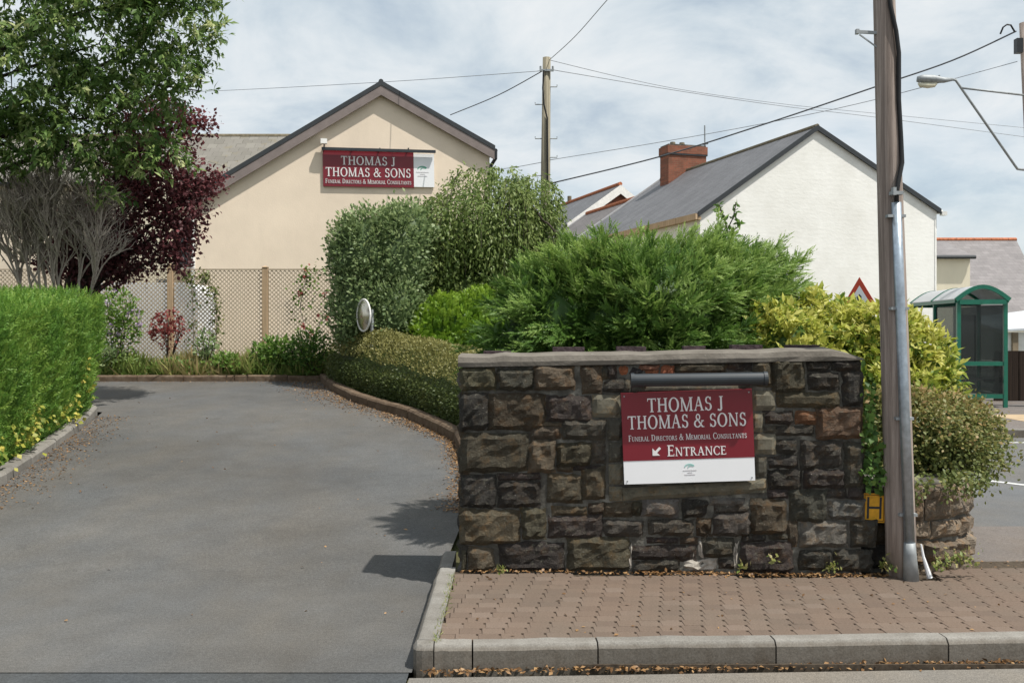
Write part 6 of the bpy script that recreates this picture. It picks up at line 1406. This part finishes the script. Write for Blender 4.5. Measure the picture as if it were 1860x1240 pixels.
tag(np_mesh('bed_weeds', v[0], v[1], ML_herb, None, v[2], base=(-6, 18.3, bz)), 'low leafy green weeds covering the soil of the flower bed', 'weeds', kind='stuff')
def bedplant(name, label, cat, px, py0, py1, rx, mat, n, size, d=18.2, tm=LEAF4, up=.5, tint=.5, wx=1.0, flowers=None):
    root = plant(name, label, cat, (P(px, 640, d)[0], d, bz)); zc = (P(px, py0, d)[2] + max(bz, P(px, py1, d)[2])) / 2; hz_ = (P(px, py0, d)[2] - max(bz, P(px, py1, d)[2])) / 2
    c = np.array([P(px, 640, d)[0], d, zc]); rr_ = np.array([rx * d / F, .28, hz_]); u = nrm(r.normal(size=(n, 3))) * r.random((n, 1)) ** .45; Pt = c + u * rr_
    v = scatter(tm, Pt, u + UPV * up + r.normal(size=(n, 3)) * .6, UPV + r.normal(size=(n, 3)) * .6 + np.array([0, -.5, 0]), size * r.uniform(.6, 1.3, n), np.clip(r.normal(tint, .2, n), 0, 1), wx)
    np_mesh('foliage', v[0], v[1], mat, root, v[2]); st = []
    for k2 in range(7): e = c + rr_ * nrm(r.normal(size=3)) * .8; st.append(bez((c[0] + r.normal(0, .04), d, bz - .05), (c[0], d, bz + .2), e, 5))
    stems(st, [.008] * 7, M_bark, root)
    if flowers:
        fm, fn, fs, top = flowers; u = nrm(r.normal(size=(fn, 3))); u[:, 2] = np.abs(u[:, 2]) * top + u[:, 2] * (1 - top); u[:, 1] = -np.abs(u[:, 1]); Pt = np.repeat(c + u * rr_ * .98, 6, 0) + r.normal(size=(fn * 6, 3)) * fs * .45
        v = scatter(LEAF2, Pt, r.normal(size=(fn * 6, 3)) + UPV * .3, UPV + r.normal(size=(fn * 6, 3)) * .7, fs * r.uniform(.7, 1.2, fn * 6), r.random(fn * 6), 1.5); np_mesh('flowers', v[0], v[1], fm, root, v[2])['kind'] = 'stuff'
bedplant('mauve_flower_plant', 'leafy green plant with mauve flowers beside the hedge end', 'plant', 212, 522, 650, 46, ML_herb, 1300, .085, 18.2, tint=.62, flowers=(ML_mauve, 20, .055, .3))
bedplant('red_shrub', 'small red flowered shrub in front of a trellis post', 'shrub', 305, 565, 640, 32, ML_red, 260, .075, 18.2, tint=.4, flowers=(ML_red, 42, .065, .5))
bedplant('blue_green_plant', 'blue grey leafy clump low in the bed below the mauve flowers', 'plant', 205, 625, 668, 22, ML_grey, 220, .10, 18.0, tint=.35)
bedplant('leafy_clump', 'bright green leafy clump at the foot of the trellis post nearest the mirror', 'plant', 500, 612, 672, 46, ML_herb, 800, .10, 18.1, tint=.45)
bedplant('leafy_clump', 'pale green leafy clump in the middle of the flower bed', 'plant', 415, 640, 680, 30, ML_herb, 380, .09, 18.0, tint=.6)
bedplant('dark_shrub', 'dark green rounded shrub in the bed corner next to the low hedge', 'shrub', 566, 600, 690, 52, ML_conifer, 1500, .075, 17.9, tint=.3)
bedplant('grey_clump', 'grey green clump below the brown thinning climber in the bed', 'plant', 375, 600, 678, 24, ML_grey, 320, .09, 18.2, tint=.4)
# climbers on the trellis
def climber(label, pts, n, mat, size, tint, fl=0, spread=.09):
    root = plant('climbing_plant', label, 'climber', (P(pts[0][0], 640, 18.8)[0], 18.8, bz)); P3 = [P(px, py, 18.82) for px, py in pts]
    q = MB(); q.tube(P3, .01, 5); q.obj('stem', M_twig, root); k2 = r.integers(0, len(P3) - 1, n); t = r.random((n, 1)); Pt = np.array(P3)[k2] * (1 - t) + np.array(P3)[k2 + 1] * t + r.normal(size=(n, 3)) * np.array([spread, .03, spread])
    v = scatter(LEAF4, Pt, r.normal(size=(n, 3)) + np.array([0, -.3, -.2]), np.array([0, -1, .5]) + r.normal(size=(n, 3)) * .5, size * r.uniform(.6, 1.3, n), np.clip(r.normal(tint, .2, n), 0, 1), 1.2); np_mesh('foliage', v[0], v[1], mat, root, v[2])
    if fl:
        Pt = np.repeat(Pt[r.integers(0, n, fl)] + np.array([0, -.05, 0]), 7, 0) + r.normal(size=(fl * 7, 3)) * .02; v = scatter(LEAF2, Pt, r.normal(size=(fl * 7, 3)), np.array([0, -1, .3]) + r.normal(size=(fl * 7, 3)) * .5, .06, r.random(fl * 7), 1.4); np_mesh('flowers', v[0], v[1], ML_red, root, v[2])['kind'] = 'stuff'
climber('rose with red blooms climbing the trellis panel beside the grey green shrub', [(560, 650), (556, 600), (545, 560), (552, 520), (560, 500), (572, 505)], 150, ML_herb, .075, .45, 9, .11)
climber('sparse leaning rose shoot with few leaves above the dark bed shrub', [(560, 640), (580, 590), (600, 560), (590, 530)], 70, ML_herb, .07, .45, 3, .08)
climber('brown thinning climber on the middle trellis panel above a grey green clump', [(388, 640), (394, 590), (392, 545), (378, 512), (368, 500)], 260, ML_olive, .07, .35, 0, .07)
climber('dark climber at the top of the trellis beside the maple', [(352, 640), (351, 590), (350, 540), (348, 505), (335, 498)], 160, ML_olive, .07, .2, 0, .06)

# ------------------------------------------------------------------ fallen leaves and weeds
r = np.random.default_rng(91); Pt = []
def strew(n, fn): Pt.extend(fn() for _ in range(n))
strew(1050, lambda: K0 + U * r.uniform(0.05, 3.9) - Vv * abs(r.normal(0, .035)) + (0, 0, .006))
strew(520, lambda: wpt(r.uniform(0, 2.9), ZP + .004, abs(r.normal(0, .03))))
strew(380, lambda: wpt(r.uniform(1.2, 2.9), ZP + .006, abs(r.normal(0, .045))))
strew(260, lambda: np.array([r.uniform(2.6, 4.5), r.uniform(6.5, 6.9), ZP - .02]))
strew(60, lambda: K0 + U * r.uniform(.2, 3.5) + Vv * r.uniform(.12, 1.4) + (0, 0, ZP + .004))
def rdrift():
    y = r.uniform(8.6, 17.7); w = abs(r.normal(0, .10 + .28 * max(0, (y - 12) / 5))); return np.array([xr(y) - w, y, float(zprof(y)) + .006])
strew(6500, rdrift)
def ldrift():
    y = r.uniform(8.5, 13.8); w = abs(r.normal(0, .28)); return np.array([xl(y) + w, y, float(zprof(y)) + .006])
strew(1700, ldrift)
strew(500, lambda: np.array([r.uniform(-9, -3.4), 17.72 - abs(r.normal(0, .10)), float(zprof(17.6)) + .006]))
def scat():
    y = r.uniform(5.5, 17.5); x = r.uniform(xl(y), xr(y)); return np.array([x, y, float(zprof(y)) + .006])
strew(90, scat)
Pt = np.array(Pt); N = len(Pt)
D = r.normal(size=(N, 3)) * (1, 1, .25); v = scatter(LEAF2, Pt, D, UPV + r.normal(size=(N, 3)) * .45, .024 * r.uniform(.5, 1.6, N), r.random(N), .9)
v[0][:, 2] = np.maximum(v[0][:, 2], v[0][:, 2])
tag(np_mesh('fallen_leaves', v[0], v[1], ML_dead, None, v[2], base=(0, 8, 0)), 'brown fallen leaves drifted along the kerbs and the foot of the wall', 'fallen leaves', kind='stuff')
Pt = []
for (px, py, n, s) in ((1600, 1033, 60, .035), (1500, 1034, 30, .03), (1395, 1020, 18, .03), (1340, 1034, 20, .025), (905, 1038, 25, .02), (1712, 1022, 60, .05), (1740, 1026, 50, .05), (1690, 1030, 40, .04)):
    c = hit(px, py, wpt(0, 0, .03), WN); c[2] = max(c[2], ZP); Pt.append(c + np.abs(r.normal(size=(n, 3))) * np.array([s * 1.4, -s, s]))
Pt = np.concatenate(Pt); N = len(Pt); v = scatter(LEAF4, Pt, UPV * .6 + r.normal(size=(N, 3)) * .8, UPV + r.normal(size=(N, 3)) * .5, .034 * r.uniform(.5, 1.3, N), np.clip(r.normal(.6, .22, N), 0, 1), 1.1)
tag(np_mesh('wall_weeds', v[0], v[1], ML_grass, None, v[2], base=(1.5, 6.4, ZP)), 'small weeds sprouting along the foot of the stone walls', 'weeds', kind='stuff')
Pt = np.array([(r.normal(-.39, .012), r.uniform(5.0, 6.4), ZP + .002) for _ in range(260)]); N = len(Pt); v = scatter(BLADE, Pt, UPV * .5 + r.normal(size=(N, 3)) * .6, r.normal(size=(N, 3)), .03 * r.uniform(.5, 1.3, N), np.clip(r.normal(.5, .2, N), 0, 1), 1.5)
tag(np_mesh('joint_grass', v[0], v[1], ML_grass, None, v[2], base=(-.4, 5.6, ZP)), 'tiny grass in the joint between kerb and block paving', 'grass', kind='stuff')
